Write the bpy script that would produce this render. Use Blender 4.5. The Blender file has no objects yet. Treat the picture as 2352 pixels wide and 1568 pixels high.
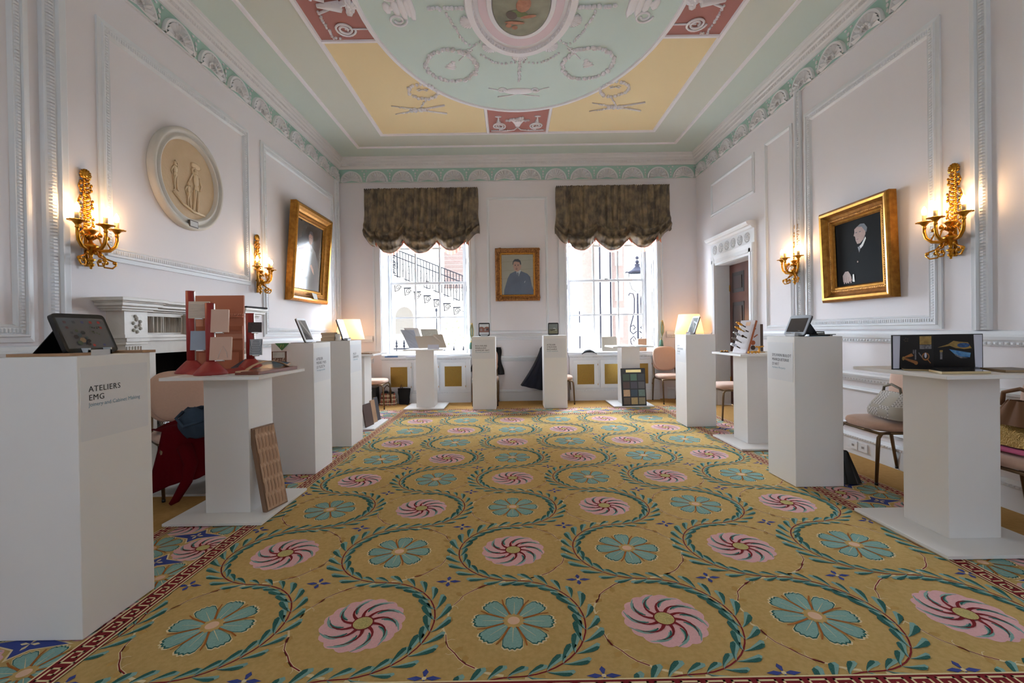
import bpy, math, random
from mathutils import Vector, Matrix, noise
PI = math.pi
random.seed(11)
SC = bpy.context.scene
COL = SC.collection
# ------------------------------------------------------------------ camera
cam_d = bpy.data.cameras.new('camera'); cam = bpy.data.objects.new('camera', cam_d); COL.objects.link(cam)
cam_d.sensor_width = 36.0; cam_d.lens = 36.0 * 1031.65 / 2352; cam_d.clip_start = 0.05; cam_d.clip_end = 300
cam_d.shift_y = -16.23 / 2352
cam.matrix_world = (Matrix.Translation((0, 0, 1.22)) @ Matrix.Rotation(-0.0008, 4, 'Z') @ Matrix.Rotation(-0.0067, 4, 'X')
                    @ Matrix.Rotation(PI / 2, 4, 'X') @ Matrix.Rotation(-0.0153, 4, 'Z'))
SC.camera = cam
# ------------------------------------------------------------------ world, exposure
SKY_BACK, SKY_STREET = 1.6, 27.0
w = bpy.data.worlds.new('world'); SC.world = w; w.use_nodes = True
nt = w.node_tree; bg = nt.nodes['Background']; bg.inputs[0].default_value = (0.82, 0.92, 1.06, 1)
# hazy bright sky: brightest on the street side (+y), dimmed behind the viewer to keep the rear fill low
tc = nt.nodes.new('ShaderNodeTexCoord'); sp = nt.nodes.new('ShaderNodeSeparateXYZ'); mr = nt.nodes.new('ShaderNodeMapRange')
mr.inputs[1].default_value = -0.6; mr.inputs[2].default_value = 0.6; mr.inputs[3].default_value = SKY_BACK; mr.inputs[4].default_value = SKY_STREET
nt.links.new(tc.outputs['Generated'], sp.inputs[0]); nt.links.new(sp.outputs[1], mr.inputs[0]); nt.links.new(mr.outputs[0], bg.inputs[1])
SC.view_settings.view_transform = 'Standard'; SC.view_settings.look = 'None'
SC.view_settings.exposure = 0.85; SC.view_settings.gamma = 1.0; SC.view_settings.use_curve_mapping = False
SC.cycles.max_bounces = 10; SC.cycles.diffuse_bounces = 6; SC.cycles.glossy_bounces = 3; SC.cycles.transparent_max_bounces = 12
SC.cycles.caustics_reflective = False; SC.cycles.caustics_refractive = False; SC.cycles.sample_clamp_indirect = 6.0
def portal(loc, rot, sx, sy):
    l = bpy.data.lights.new('window_portal', 'AREA'); l.shape = 'RECTANGLE'; l.size = sx; l.size_y = sy
    l.cycles.is_portal = True
    o = bpy.data.objects.new('window_portal', l); o.location = loc; o.rotation_euler = rot; COL.objects.link(o)
portal((-1.5, 8.32, 2.1), (-PI / 2, 0, 0), 1.6, 2.7)
portal((1.76, 8.32, 2.1), (-PI / 2, 0, 0), 1.6, 2.7)
portal((-1.5, -2.42, 2.1), (PI / 2, 0, 0), 1.6, 2.7)
portal((1.76, -2.42, 2.1), (PI / 2, 0, 0), 1.6, 2.7)
# ------------------------------------------------------------------ materials
def lin(c):
    c = c / 255.0
    return c / 12.92 if c <= 0.04045 else ((c + 0.055) / 1.055) ** 2.4
_M = {}
def mat(name, rgb=(200, 200, 200), rough=0.6, metal=0.0, var=None, bump=None, spec=0.5, emit=None, rgb2=None, sheen=0.0, wave=None, coat=0.0, aniso=None):
    """rgb in sRGB 0-255; var=(scale, amount 0-1) mixes towards rgb2 by noise; bump=(scale, distance)."""
    if name in _M: return _M[name]
    m = bpy.data.materials.new(name); m.use_nodes = True; nt = m.node_tree; b = nt.nodes['Principled BSDF']
    col = (lin(rgb[0]), lin(rgb[1]), lin(rgb[2]), 1)
    b.inputs['Base Color'].default_value = col; b.inputs['Roughness'].default_value = rough
    b.inputs['Metallic'].default_value = metal; b.inputs['Specular IOR Level'].default_value = spec
    if coat: b.inputs['Coat Weight'].default_value = coat; b.inputs['Coat Roughness'].default_value = 0.1
    if sheen: b.inputs['Sheen Weight'].default_value = sheen
    tc = nt.nodes.new('ShaderNodeTexCoord'); src = tc.outputs['Object']
    if aniso:
        mp = nt.nodes.new('ShaderNodeMapping'); mp.inputs['Scale'].default_value = aniso; nt.links.new(src, mp.inputs[0]); src = mp.outputs[0]
    if var:
        n = nt.nodes.new('ShaderNodeTexNoise'); n.inputs['Scale'].default_value = var[0]; n.inputs['Detail'].default_value = 4
        nt.links.new(src, n.inputs['Vector'])
        c2 = tuple(lin(x) for x in (rgb2 or tuple(max(0, x * 0.8) for x in rgb))) + (1,)
        mx = nt.nodes.new('ShaderNodeMix'); mx.data_type = 'RGBA'; mx.inputs[6].default_value = col; mx.inputs[7].default_value = c2
        mr = nt.nodes.new('ShaderNodeMapRange'); mr.inputs[1].default_value = 0.35; mr.inputs[2].default_value = 0.65
        mr.inputs[3].default_value = 0; mr.inputs[4].default_value = var[1]
        nt.links.new(n.outputs[0], mr.inputs[0]); nt.links.new(mr.outputs[0], mx.inputs[0]); nt.links.new(mx.outputs[2], b.inputs['Base Color'])
    h = None
    if wave:   # (scale, distance, direction)
        wv = nt.nodes.new('ShaderNodeTexWave'); wv.inputs['Scale'].default_value = wave[0]; wv.bands_direction = wave[2]
        nt.links.new(src, wv.inputs['Vector']); h = wv.outputs[1]; dist = wave[1]
    if bump:
        n2 = nt.nodes.new('ShaderNodeTexNoise'); n2.inputs['Scale'].default_value = bump[0]; n2.inputs['Detail'].default_value = 3
        nt.links.new(src, n2.inputs['Vector']); h = n2.outputs[0]; dist = bump[1]
    if h is not None:
        bp = nt.nodes.new('ShaderNodeBump'); bp.inputs['Distance'].default_value = dist; bp.inputs['Strength'].default_value = 1.0
        nt.links.new(h, bp.inputs['Height']); nt.links.new(bp.outputs[0], b.inputs['Normal'])
    if emit:
        b.inputs['Emission Color'].default_value = tuple(lin(x) for x in emit[0]) + (1,); b.inputs['Emission Strength'].default_value = emit[1]
    _M[name] = m; return m
def thin(name, rgb, trans, glossy=0.06):
    """transparent sheet (glass, sheer cloth)"""
    if name in _M: return _M[name]
    m = bpy.data.materials.new(name); m.use_nodes = True; nt = m.node_tree; nt.nodes.remove(nt.nodes['Principled BSDF'])
    out = nt.nodes['Material Output']; t = nt.nodes.new('ShaderNodeBsdfTransparent'); t.inputs[0].default_value = (*[trans] * 3, 1)
    if glossy is None:
        d = nt.nodes.new('ShaderNodeBsdfTranslucent'); d.inputs[0].default_value = tuple(lin(x) for x in rgb) + (1,); f = 1 - trans
    else:
        d = nt.nodes.new('ShaderNodeBsdfGlossy'); d.inputs['Roughness'].default_value = 0.02; f = glossy; t.inputs[0].default_value = tuple(lin(x) for x in rgb) + (1,)
    if glossy is None: t.inputs[0].default_value = (1, 1, 1, 1)
    mx = nt.nodes.new('ShaderNodeMixShader'); mx.inputs[0].default_value = f
    nt.links.new(t.outputs[0], mx.inputs[1]); nt.links.new(d.outputs[0], mx.inputs[2]); nt.links.new(mx.outputs[0], out.inputs[0])
    _M[name] = m; return m
def emis(name, rgb, s):
    if name in _M: return _M[name]
    m = bpy.data.materials.new(name); m.use_nodes = True; nt = m.node_tree; nt.nodes.remove(nt.nodes['Principled BSDF'])
    e = nt.nodes.new('ShaderNodeEmission'); e.inputs[0].default_value = tuple(lin(x) for x in rgb) + (1,); e.inputs[1].default_value = s
    nt.links.new(e.outputs[0], nt.nodes['Material Output'].inputs[0]); _M[name] = m; return m
# ------------------------------------------------------------------ mesh building
def T(x=0, y=0, z=0, rx=0, ry=0, rz=0):
    return Matrix.Translation((x, y, z)) @ Matrix.Rotation(rz, 4, 'Z') @ Matrix.Rotation(ry, 4, 'Y') @ Matrix.Rotation(rx, 4, 'X')
class MB:
    def __init__(s): s.v = []; s.f = []; s.mi = []; s.sm = []; s.mats = []
    def _m(s, m):
        if m not in s.mats: s.mats.append(m)
        return s.mats.index(m)
    def add(s, vs, fs, m, smooth=False, M=None):
        o = len(s.v); mi = s._m(m)
        s.v += [tuple(M @ Vector(p)) for p in vs] if M is not None else [tuple(p) for p in vs]
        for f in fs: s.f.append(tuple(i + o for i in f)); s.mi.append(mi); s.sm.append(smooth)
        return s
    def box(s, x0, x1, y0, y1, z0, z1, m, M=None):
        vs = [(x, y, z) for z in (z0, z1) for y in (y0, y1) for x in (x0, x1)]
        return s.add(vs, [(0, 2, 3, 1), (4, 5, 7, 6), (0, 1, 5, 4), (2, 6, 7, 3), (0, 4, 6, 2), (1, 3, 7, 5)], m, False, M)
    def cbox(s, c, d, m, M=None):
        return s.box(c[0] - d[0] / 2, c[0] + d[0] / 2, c[1] - d[1] / 2, c[1] + d[1] / 2, c[2] - d[2] / 2, c[2] + d[2] / 2, m, M)
    def tube(s, pts, r, m, n=8, M=None, caps=True, closed=False):
        pts = [Vector(p) for p in pts]; N = len(pts); rs = r if isinstance(r, (list, tuple)) else [r] * N
        vs = []; up = None
        for i, p in enumerate(pts):
            a = pts[(i - 1) % N] if (closed or i > 0) else p; b = pts[(i + 1) % N] if (closed or i < N - 1) else p
            t = (b - a); t = t.normalized() if t.length > 1e-9 else Vector((0, 0, 1))
            if up is None: up = Vector((0, 0, 1)) if abs(t.z) < 0.9 else Vector((1, 0, 0))
            x = t.cross(up)
            if x.length < 1e-6: x = t.cross(Vector((1, 0.1, 0)))
            x.normalize(); y = x.cross(t).normalized(); up = y
            for k in range(n):
                an = 2 * PI * k / n; vs.append(p + (x * math.cos(an) + y * math.sin(an)) * rs[i])
        fs = []
        for i in range(N if closed else N - 1):
            j = (i + 1) % N
            for k in range(n): fs.append((i * n + k, i * n + (k + 1) % n, j * n + (k + 1) % n, j * n + k))
        if caps and not closed: fs.append(tuple(range(n - 1, -1, -1))); fs.append(tuple((N - 1) * n + k for k in range(n)))
        return s.add(vs, fs, m, True, M)
    def lathe(s, prof, m, n=20, M=None, smooth=True, a0=0, a1=2 * PI, sx=1, sy=1):
        full = abs(a1 - a0 - 2 * PI) < 1e-6; K = n if full else n + 1
        vs = [(r * math.cos(a0 + (a1 - a0) * k / n) * sx, r * math.sin(a0 + (a1 - a0) * k / n) * sy, z) for r, z in prof for k in range(K)]
        fs = []
        for i in range(len(prof) - 1):
            for k in range(n):
                a = i * K + k; b = i * K + (k + 1) % K; fs.append((a, b, b + K, a + K))
        if full:
            if prof[0][0] > 1e-5: fs.append(tuple(range(n - 1, -1, -1)))
            if prof[-1][0] > 1e-5: fs.append(tuple((len(prof) - 1) * K + k for k in range(n)))
        return s.add(vs, fs, m, smooth, M)
    def prism(s, poly, z0, z1, m, M=None):
        n = len(poly); vs = [(x, y, z0) for x, y in poly] + [(x, y, z1) for x, y in poly]
        a = sum(poly[i][0] * poly[(i + 1) % n][1] - poly[(i + 1) % n][0] * poly[i][1] for i in range(n))
        fs = [tuple(range(n - 1, -1, -1)), tuple(range(n, 2 * n))] + [(i, (i + 1) % n, n + (i + 1) % n, n + i) for i in range(n)]
        if a < 0: fs = [f[::-1] for f in fs]
        return s.add(vs, fs, m, False, M)
    def ball(s, c, r, m, M=None, nu=8, nv=6):
        r = r if isinstance(r, (list, tuple)) else (r, r, r)
        prof = [(math.sin(PI * i / nv), -math.cos(PI * i / nv)) for i in range(nv + 1)]
        MM = Matrix.Translation(c) @ Matrix.Diagonal((*r, 1))
        return s.lathe(prof, m, nu, (M @ MM) if M is not None else MM)
    def grid(s, fn, nu, nv, m, M=None, smooth=True):
        vs = [fn(i / nu, j / nv) for j in range(nv + 1) for i in range(nu + 1)]
        fs = [(j * (nu + 1) + i, j * (nu + 1) + i + 1, (j + 1) * (nu + 1) + i + 1, (j + 1) * (nu + 1) + i) for j in range(nv) for i in range(nu)]
        return s.add(vs, fs, m, smooth, M)
    def poly(s, pts, m, M=None): return s.add(pts, [tuple(range(len(pts)))], m, False, M)
    def build(s, name, parent=None, loc=None, rz=None, bevel=0, solid=0, sub=0, **tags):
        me = bpy.data.meshes.new(name); me.from_pydata(s.v, [], s.f)
        for m in s.mats: me.materials.append(m)
        me.polygons.foreach_set('material_index', s.mi); me.polygons.foreach_set('use_smooth', s.sm); me.update()
        o = bpy.data.objects.new(name, me); COL.objects.link(o)
        if parent is not None: o.parent = parent
        if loc: o.location = loc
        if rz is not None: o.rotation_euler = (0, 0, rz)
        if solid: md = o.modifiers.new('solid', 'SOLIDIFY'); md.thickness = solid; md.offset = 0
        if bevel: md = o.modifiers.new('bevel', 'BEVEL'); md.width = bevel; md.segments = 2; md.limit_method = 'ANGLE'; md.angle_limit = 0.6
        if sub: md = o.modifiers.new('sub', 'SUBSURF'); md.levels = sub; md.render_levels = sub
        for k, v in tags.items(): o[k] = v
        return o
def thing(name, label, category, loc=(0, 0, 0), rz=0, group=None, rot=None):
    o = bpy.data.objects.new(name, None); o.empty_display_size = 0.1; COL.objects.link(o)
    o.location = loc; o.rotation_euler = rot or (0, 0, rz); o['label'] = label; o['category'] = category
    if group: o['group'] = group
    return o
def dup(root, loc, rz, label, group=None):
    r = root.copy(); COL.objects.link(r); r.location = loc; r.rotation_euler = (0, 0, rz); r['label'] = label
    if group: r['group'] = group
    for ch in list(root.children):
        c = ch.copy(); COL.objects.link(c); c.parent = r
        for g in list(ch.children): d = g.copy(); COL.objects.link(d); d.parent = c
    return r
def text(mb, body, size, m, M, align='LEFT', spacing=1.0, line=1.0):
    """lay flat lettering in the local xz plane of M (x right, z up, facing -y)"""
    cu = bpy.data.curves.new('t', 'FONT'); cu.body = body; cu.size = size; cu.align_x = align; cu.space_character = spacing; cu.space_line = line
    cu.resolution_u = 3; ob = bpy.data.objects.new('t', cu); COL.objects.link(ob)
    dg = bpy.context.evaluated_depsgraph_get(); me = bpy.data.meshes.new_from_object(ob.evaluated_get(dg))
    vs = [(v.co.x, 0, v.co.y) for v in me.vertices]; fs = [tuple(p.vertices) for p in me.polygons]
    for dx in ((0, size * .022) if size > .03 else (0,)): mb.add([(x + dx, y - dx * .01, z) for x, y, z in vs], fs, m, False, M)
    bpy.data.objects.remove(ob); bpy.data.curves.remove(cu); bpy.data.meshes.remove(me)
XL, XR, YB, ZC = -2.984, 3.2725, 7.886, 4.28
YF = -2.2
# common materials
m_wall = mat('wall_paint', (226, 221, 223), 0.7, var=(1.2, 0.25), rgb2=(221, 216, 217))
m_trim = mat('trim_paint', (223, 225, 228), 0.5, spec=0.4)
m_shell = mat('frieze_white', (224, 222, 222), 0.6)
m_mint = mat('mint_paint', (168, 200, 188), 0.7); m_cove = mat('ceiling_cove', (202, 214, 206), 0.7)
m_white = mat('plinth_white', (232, 230, 228), 0.45, spec=0.4)
m_black = mat('black_plastic', (18, 18, 20), 0.35)
m_text = mat('lettering_black', (28, 28, 32), 0.6)
m_textblue = mat('lettering_teal', (90, 140, 160), 0.6)
def W(side, u, z, o=0.0):
    if side == 'L': return (XL + o, u, z)
    if side == 'R': return (XR - o, u, z)
    if side == 'B': return (u, YB - o, z)
    return (u, YF + o, z)
def wbox(mb, side, u0, u1, z0, z1, o0, o1, m):
    a = W(side, u0, z0, o0); b = W(side, u1, z1, o1)
    return mb.box(min(a[0], b[0]), max(a[0], b[0]), min(a[1], b[1]), max(a[1], b[1]), z0, z1, m)
def ring(mb, side, u0, u1, z0, z1, prof, m):
    """mitred picture-frame moulding; prof = [(inset, out)...] from the outer edge inwards"""
    loops = [[W(side, u0 + w_, z0 + w_, o), W(side, u1 - w_, z0 + w_, o), W(side, u1 - w_, z1 - w_, o), W(side, u0 + w_, z1 - w_, o)] for w_, o in prof]
    vs = [p for l in loops for p in l]; fs = []
    for i in range(len(loops) - 1):
        for k in range(4):
            j = (k + 1) % 4; fs.append((i * 4 + k, i * 4 + j, i * 4 + 4 + j, i * 4 + 4 + k))
    mb.add(vs, fs, m)
def run(mb, side, u0, u1, prof, m):
    """straight horizontal moulding; prof = [(z, out)...]"""
    vs = [W(side, u, z, o) for u in (u0, u1) for z, o in prof]; n = len(prof)
    fs = [(i, i + 1, n + i + 1, n + i) for i in range(n - 1)] + [tuple(range(n)), tuple(range(2 * n - 1, n - 1, -1))]
    mb.add(vs, fs, m)
def vrun(mb, side, z0, z1, prof, m):
    """vertical moulding; prof = [(u, out)...]"""
    vs = [W(side, u, z, o) for z in (z0, z1) for u, o in prof]; n = len(prof)
    fs = [(i, i + 1, n + i + 1, n + i) for i in range(n - 1)]
    mb.add(vs, fs, m)
def rib(mb, side, u, z, lu, lz, o, h, m):
    """one small carved egg: low pyramid-topped block"""
    vs = [W(side, u - lu, z - lz, o), W(side, u + lu, z - lz, o), W(side, u + lu, z + lz, o), W(side, u - lu, z + lz, o),
          W(side, u - lu * .45, z - lz * .6, o + h), W(side, u + lu * .45, z - lz * .6, o + h), W(side, u + lu * .45, z + lz * .6, o + h), W(side, u - lu * .45, z + lz * .6, o + h)]
    mb.add(vs, [(0, 1, 5, 4), (1, 2, 6, 5), (2, 3, 7, 6), (3, 0, 4, 7), (4, 5, 6, 7)], m)
def ribs_rect(mb, side, u0, u1, z0, z1, half, step, o, h, m, sides='LRTB'):
    n = int((z1 - z0) / step)
    for i in range(n):
        z = z0 + (i + .5) * (z1 - z0) / n
        if 'L' in sides: rib(mb, side, u0, z, half, step * .42, o, h, m)
        if 'R' in sides: rib(mb, side, u1, z, half, step * .42, o, h, m)
    n = int((u1 - u0) / step)
    for i in range(n):
        u = u0 + (i + .5) * (u1 - u0) / n
        if 'B' in sides: rib(mb, side, u, z0, step * .42, half, o, h, m)
        if 'T' in sides: rib(mb, side, u, z1, step * .42, half, o, h, m)
# ================================================================== ROOM SHELL
ST = dict(kind='structure')
m_floor = mat('plain_carpet', (188, 146, 88), 0.95, spec=0.1, var=(30, 0.5), rgb2=(170, 128, 72), bump=(900, 0.002))
MB().box(XL - .3, XR + .3, YF - .3, 8.6, -.06, 0, m_floor).build('floor', **ST)
mb = MB(); mb.box(XL - .3, XR + .3, YF - .3, YB + .35, ZC, ZC + .1, m_cove); mb.build('ceiling', **ST)
mb = MB(); mb.box(XL - .3, XL, YF - .3, YB + .35, 0, ZC, m_wall); wl = mb
# firebox opening is a dark recess in the left wall: wall in pieces
FB0, FB1, FBZ = 3.70, 4.60, 1.10
wl = MB()
for a, b, c, d in ((YF - .3, FB0, 0, ZC), (FB1, YB + .35, 0, ZC), (FB0, FB1, FBZ, ZC)): wl.box(XL - .02, XL, a, b, c, d, m_wall)
m_soot = mat('soot_brick', (14, 12, 12), 0.9, var=(9, .6), rgb2=(24, 20, 18))
for a in ((XL - .5, XL - .48, FB0 - .02, FB1 + .02, 0, FBZ + .02), (XL - .5, XL, FB0 - .04, FB0, 0, FBZ + .02), (XL - .5, XL, FB1, FB1 + .04, 0, FBZ + .02), (XL - .5, XL, FB0 - .04, FB1 + .04, FBZ, FBZ + .04), (XL - .5, XL, FB0, FB1, -.02, .004)):
    wl.box(*a, m_soot)
wl.build('wall_left', **ST)
DO0, DO1, DOZ = 6.13, 7.14, 2.21
wr = MB()
for a, b, c, d in ((YF - .3, DO0, 0, ZC), (DO1, YB + .35, 0, ZC), (DO0, DO1, DOZ, ZC)): wr.box(XR, XR + .22, a, b, c, d, m_wall)
wr.build('wall_right', **ST)
WL0, WL1, WR0, WR1, WZ0, WZ1 = -2.27, -.73, .975, 2.55, .84, 3.46
wb = MB()
for a, b, c, d in ((XL - .3, WL0, 0, ZC), (WL1, WR0, 0, ZC), (WR1, XR + .3, 0, ZC), (WL0, WL1, 0, WZ0), (WL0, WL1, WZ1, ZC), (WR0, WR1, 0, WZ0), (WR0, WR1, WZ1, ZC)):
    wb.box(a, b, YB, YB + .4, c, d, m_wall)
wb.build('wall_back', **ST)
wf = MB()
for a, b, c, d in ((XL - .3, WL0, 0, ZC), (WL1, WR0, 0, ZC), (WR1, XR + .3, 0, ZC), (WL0, WL1, 0, .7), (WL0, WL1, WZ1, ZC), (WR0, WR1, 0, .7), (WR0, WR1, WZ1, ZC)):
    wf.box(a, b, YF - .3, YF, c, d, m_wall)
wf.build('wall_front', **ST)
# ---------------- cornice with shell frieze, one trim per wall
def shell_fan(mb, side, uc, z0, r):
    """half-round fluted fan of the frieze"""
    n = 11; vs = [W(side, uc, z0 + .035, .006)]; fs = []
    for k in range(n * 2 + 1):
        a = PI * k / (n * 2); rr = r if k % 2 else r * .985; o = .044 if k % 2 else .010
        vs.append(W(side, uc + math.cos(a) * rr * .80, z0 + math.sin(a) * rr * .86, o))
    for k in range(n * 2): fs.append((0, k + 1, k + 2))
    mb.add(vs, fs, m_shell)
    vs = []; fs = []          # raised rim
    N = 20
    for k in range(N + 1):
        a = PI * k / N
        for q, (rr, o) in enumerate(((.80, .012), (.86, .034), (.96, .034), (1.0, 0.0))): vs.append(W(side, uc + math.cos(a) * r * rr, z0 + math.sin(a) * r * rr * 1.03, o))
    for k in range(N):
        for q in range(3): fs.append((k * 4 + q, k * 4 + q + 1, k * 4 + q + 5, k * 4 + q + 4))
    mb.add(vs, fs, m_shell)
    for k in range(9):        # central palmette blobs
        a = PI * (k + .5) / 9; mb.ball(W(side, uc + math.cos(a) * r * .3, z0 + .02 + math.sin(a) * r * .36, .03), .013, m_shell, nu=5, nv=3)
def spandrel(mb, side, u, z0, z1):
    for q in range(3): mb.ball(W(side, u, z0 + .06 + q * .045, .012), (.008 if side in 'LR' else .012 + q * .004, .012 + q * .004 if side in 'LR' else .008, .02), m_shell, nu=5, nv=3)
    for s_ in (-1, 1):
        mb.ball(W(side, u + s_ * .035, z1 - .04, .01), (.008, .018, .012) if side in 'LR' else (.018, .008, .012), m_shell, nu=5, nv=3)
m_shell_b = mat('cornice_white', (222, 218, 217), 0.6)
for name, side, u0, u1, phase in (('trim_1', 'L', YF, YB, 0), ('trim_2', 'R', YF, YB, 0), ('trim_3', 'B', XL, XR, 0), ('trim_4', 'F', XL, XR, 0)):
    mb = MB()
    zf0, zf1 = 3.858, 4.10
    run(mb, side, u0, u1, [(zf0, .0), (zf0, .004), (zf1, .004), (zf1, 0)], m_mint)
    run(mb, side, u0, u1, [(zf0 - .012, .0), (zf0 - .012, .016), (zf0 + .002, .016), (zf0 + .002, 0)], m_shell_b)
    run(mb, side, u0, u1, [(zf1 - .01, 0), (zf1 - .005, .02), (4.125, .028), (4.135, .045), (4.175, .05), (4.185, .066), (4.215, .07), (4.235, .088), (4.25, .09), (4.255, .10), (ZC, .105)], m_shell_b)
    pitch = .447; n = int((u1 - u0) / pitch + .5)
    if side != 'F':
        for i in range(n):
            uc = (u1 if side in 'LR' else u0) - (pitch * (i + .5) if side in 'LR' else -pitch * (i + .5) * (u1 - u0) / (n * pitch))
            if side in 'LR' and uc < 1.2: continue
            shell_fan(mb, side, uc, zf0 + .004, .195); spandrel(mb, side, uc + pitch / 2, zf0, zf1)
        lo = u0 if side == 'B' else 1.8
        k = int((u1 - lo) / .03)
        for i in range(k):
            u = lo + (i + .5) * (u1 - lo) / k
            rib(mb, side, u, 4.155, .009, .016, .047, .007, m_shell_b)
        k = int((u1 - lo) / .022)
        for i in range(k): rib(mb, side, lo + (i + .5) * (u1 - lo) / k, 4.2, .006, .010, .066, .005, m_shell_b)
    mb.build(name, **ST)
# ---------------- dado rail, chair rail, baseboard
RAIL_A = [(1.07, 0), (1.075, .022), (1.10, .026), (1.115, .04), (1.135, .045), (1.15, .03), (1.172, .02), (1.18, 0)]
RAIL_B = [(.695, 0), (.70, .014), (.715, .02), (.73, .034), (.745, .036), (.75, .05), (.768, .055), (.785, .042), (.79, 0)]
BASE = [(0, .02), (.12, .022), (.15, .022), (.155, .03), (.175, .03), (.185, .018), (.2, .012), (.2, 0)]
segs = {'L': [(YF, 3.18), (5.1, YB)], 'R': [(YF, 6.0), (7.28, YB)], 'B': [(XL, -2.43), (-.6, .83), (2.72, XR)], 'F': [(XL, XR)]}
for name, side in (('baseboard_left', 'L'), ('baseboard_right', 'R'), ('baseboard_back', 'B'), ('baseboard_front', 'F')):
    mb = MB()
    for u0, u1 in segs[side]:
        run(mb, side, u0, u1, BASE, m_trim)
        if side != 'F':
            k = int((u1 - max(u0, 1)) / .03)
            for i in range(k): rib(mb, side, max(u0, 1) + (i + .5) * .03, .165, .009, .007, .03, .005, m_trim)
    mb.build(name, **ST)
tn = 5
for side in 'LRB':
    for prof, zr in ((RAIL_A, 1.09), (RAIL_B, .722)):
        mb = MB()
        for u0, u1 in segs[side]:
            run(mb, side, u0, u1, prof, m_trim)
            a = max(u0, 1.0); k = int((u1 - a) / .035)
            for i in range(k): rib(mb, side, a + (i + .5) * .035, zr, .013, .010, .026, .007, m_trim)
        mb.build('trim_%d' % tn, **ST); tn += 1
# ---------------- wall panels
PAN = [(0, 0), (.0, .014), (.03, .018), (.035, .03), (.045, .03), (.05, .016), (.088, .016), (.094, .02), (.10, .012), (.11, .0)]
def panel(side, u0, u1, z0, z1, big=True):
    global tn
    mb = MB()
    if big:
        ring(mb, side, u0, u1, z0, z1, PAN, m_trim)
        ribs_rect(mb, side, u0 + .069, u1 - .069, z0 + .069, z1 - .069, .017, .021, .014, .010, m_trim)
    else:
        ring(mb, side, u0, u1, z0, z1, [(0, 0), (0, .012), (.02, .016), (.028, .022), (.04, .014), (.05, 0)], m_trim)
    mb.build('trim_%d' % tn, **ST); tn += 1
panel('L', 3.27, 5.15, 1.79, 3.56)
panel('L', 5.40, 7.58, 1.20, 3.56)
panel('L', 1.2, 2.80, 1.20, 3.56)
panel('R', 3.40, 4.97, 1.19, 3.56)
panel('R', 5.19, 5.75, 1.20, 3.57, False)
panel('R', 6.00, 7.30, 3.02, 3.56, False)
panel('R', 1.2, 2.85, 1.20, 3.56)
panel('B', -.41, .66, 1.19, 3.57, False)
panel('L', 5.40, 7.58, .25, .65, False); panel('R', 3.40, 5.75, .25, .65, False)
for side, a, b in (('L', 2.87, 3.025), ('R', 3.05, 3.165), ('L', 7.66, 7.80), ('R', 5.02, 5.12)):
    mb = MB(); w_ = b - a
    vrun(mb, side, 1.18, 3.858, [(a, 0), (a, .03), (a + w_ * .08, .035), (a + w_ * .12, .02), (a + w_ * .55, .026), (a + w_ * .6, .045), (a + w_ * .66, .045), (a + w_ * .7, .03), (a + w_ * .96, .034), (b, .03), (b, 0)], m_trim)
    n = int(2.66 / .022)
    for i in range(n): rib(mb, side, a + w_ * .34, 1.19 + i * .022, w_ * .19, .009, .02, .014, m_trim)
    mb.build('trim_%d' % tn, **ST); tn += 1
# wall socket plates near the right baseboard
mb = MB()
for u in (4.28, 4.16): wbox(mb, 'R', u - .05, u + .05, .05, .13, .02, .03, m_trim); wbox(mb, 'R', u - .012, u + .012, .08, .10, .029, .033, mat('socket_grey', (150, 145, 142), .5))
mb.build('wall_socket_plate', label='double white socket plate set in the skirting under the checked handbag chair', category='socket')
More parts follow.
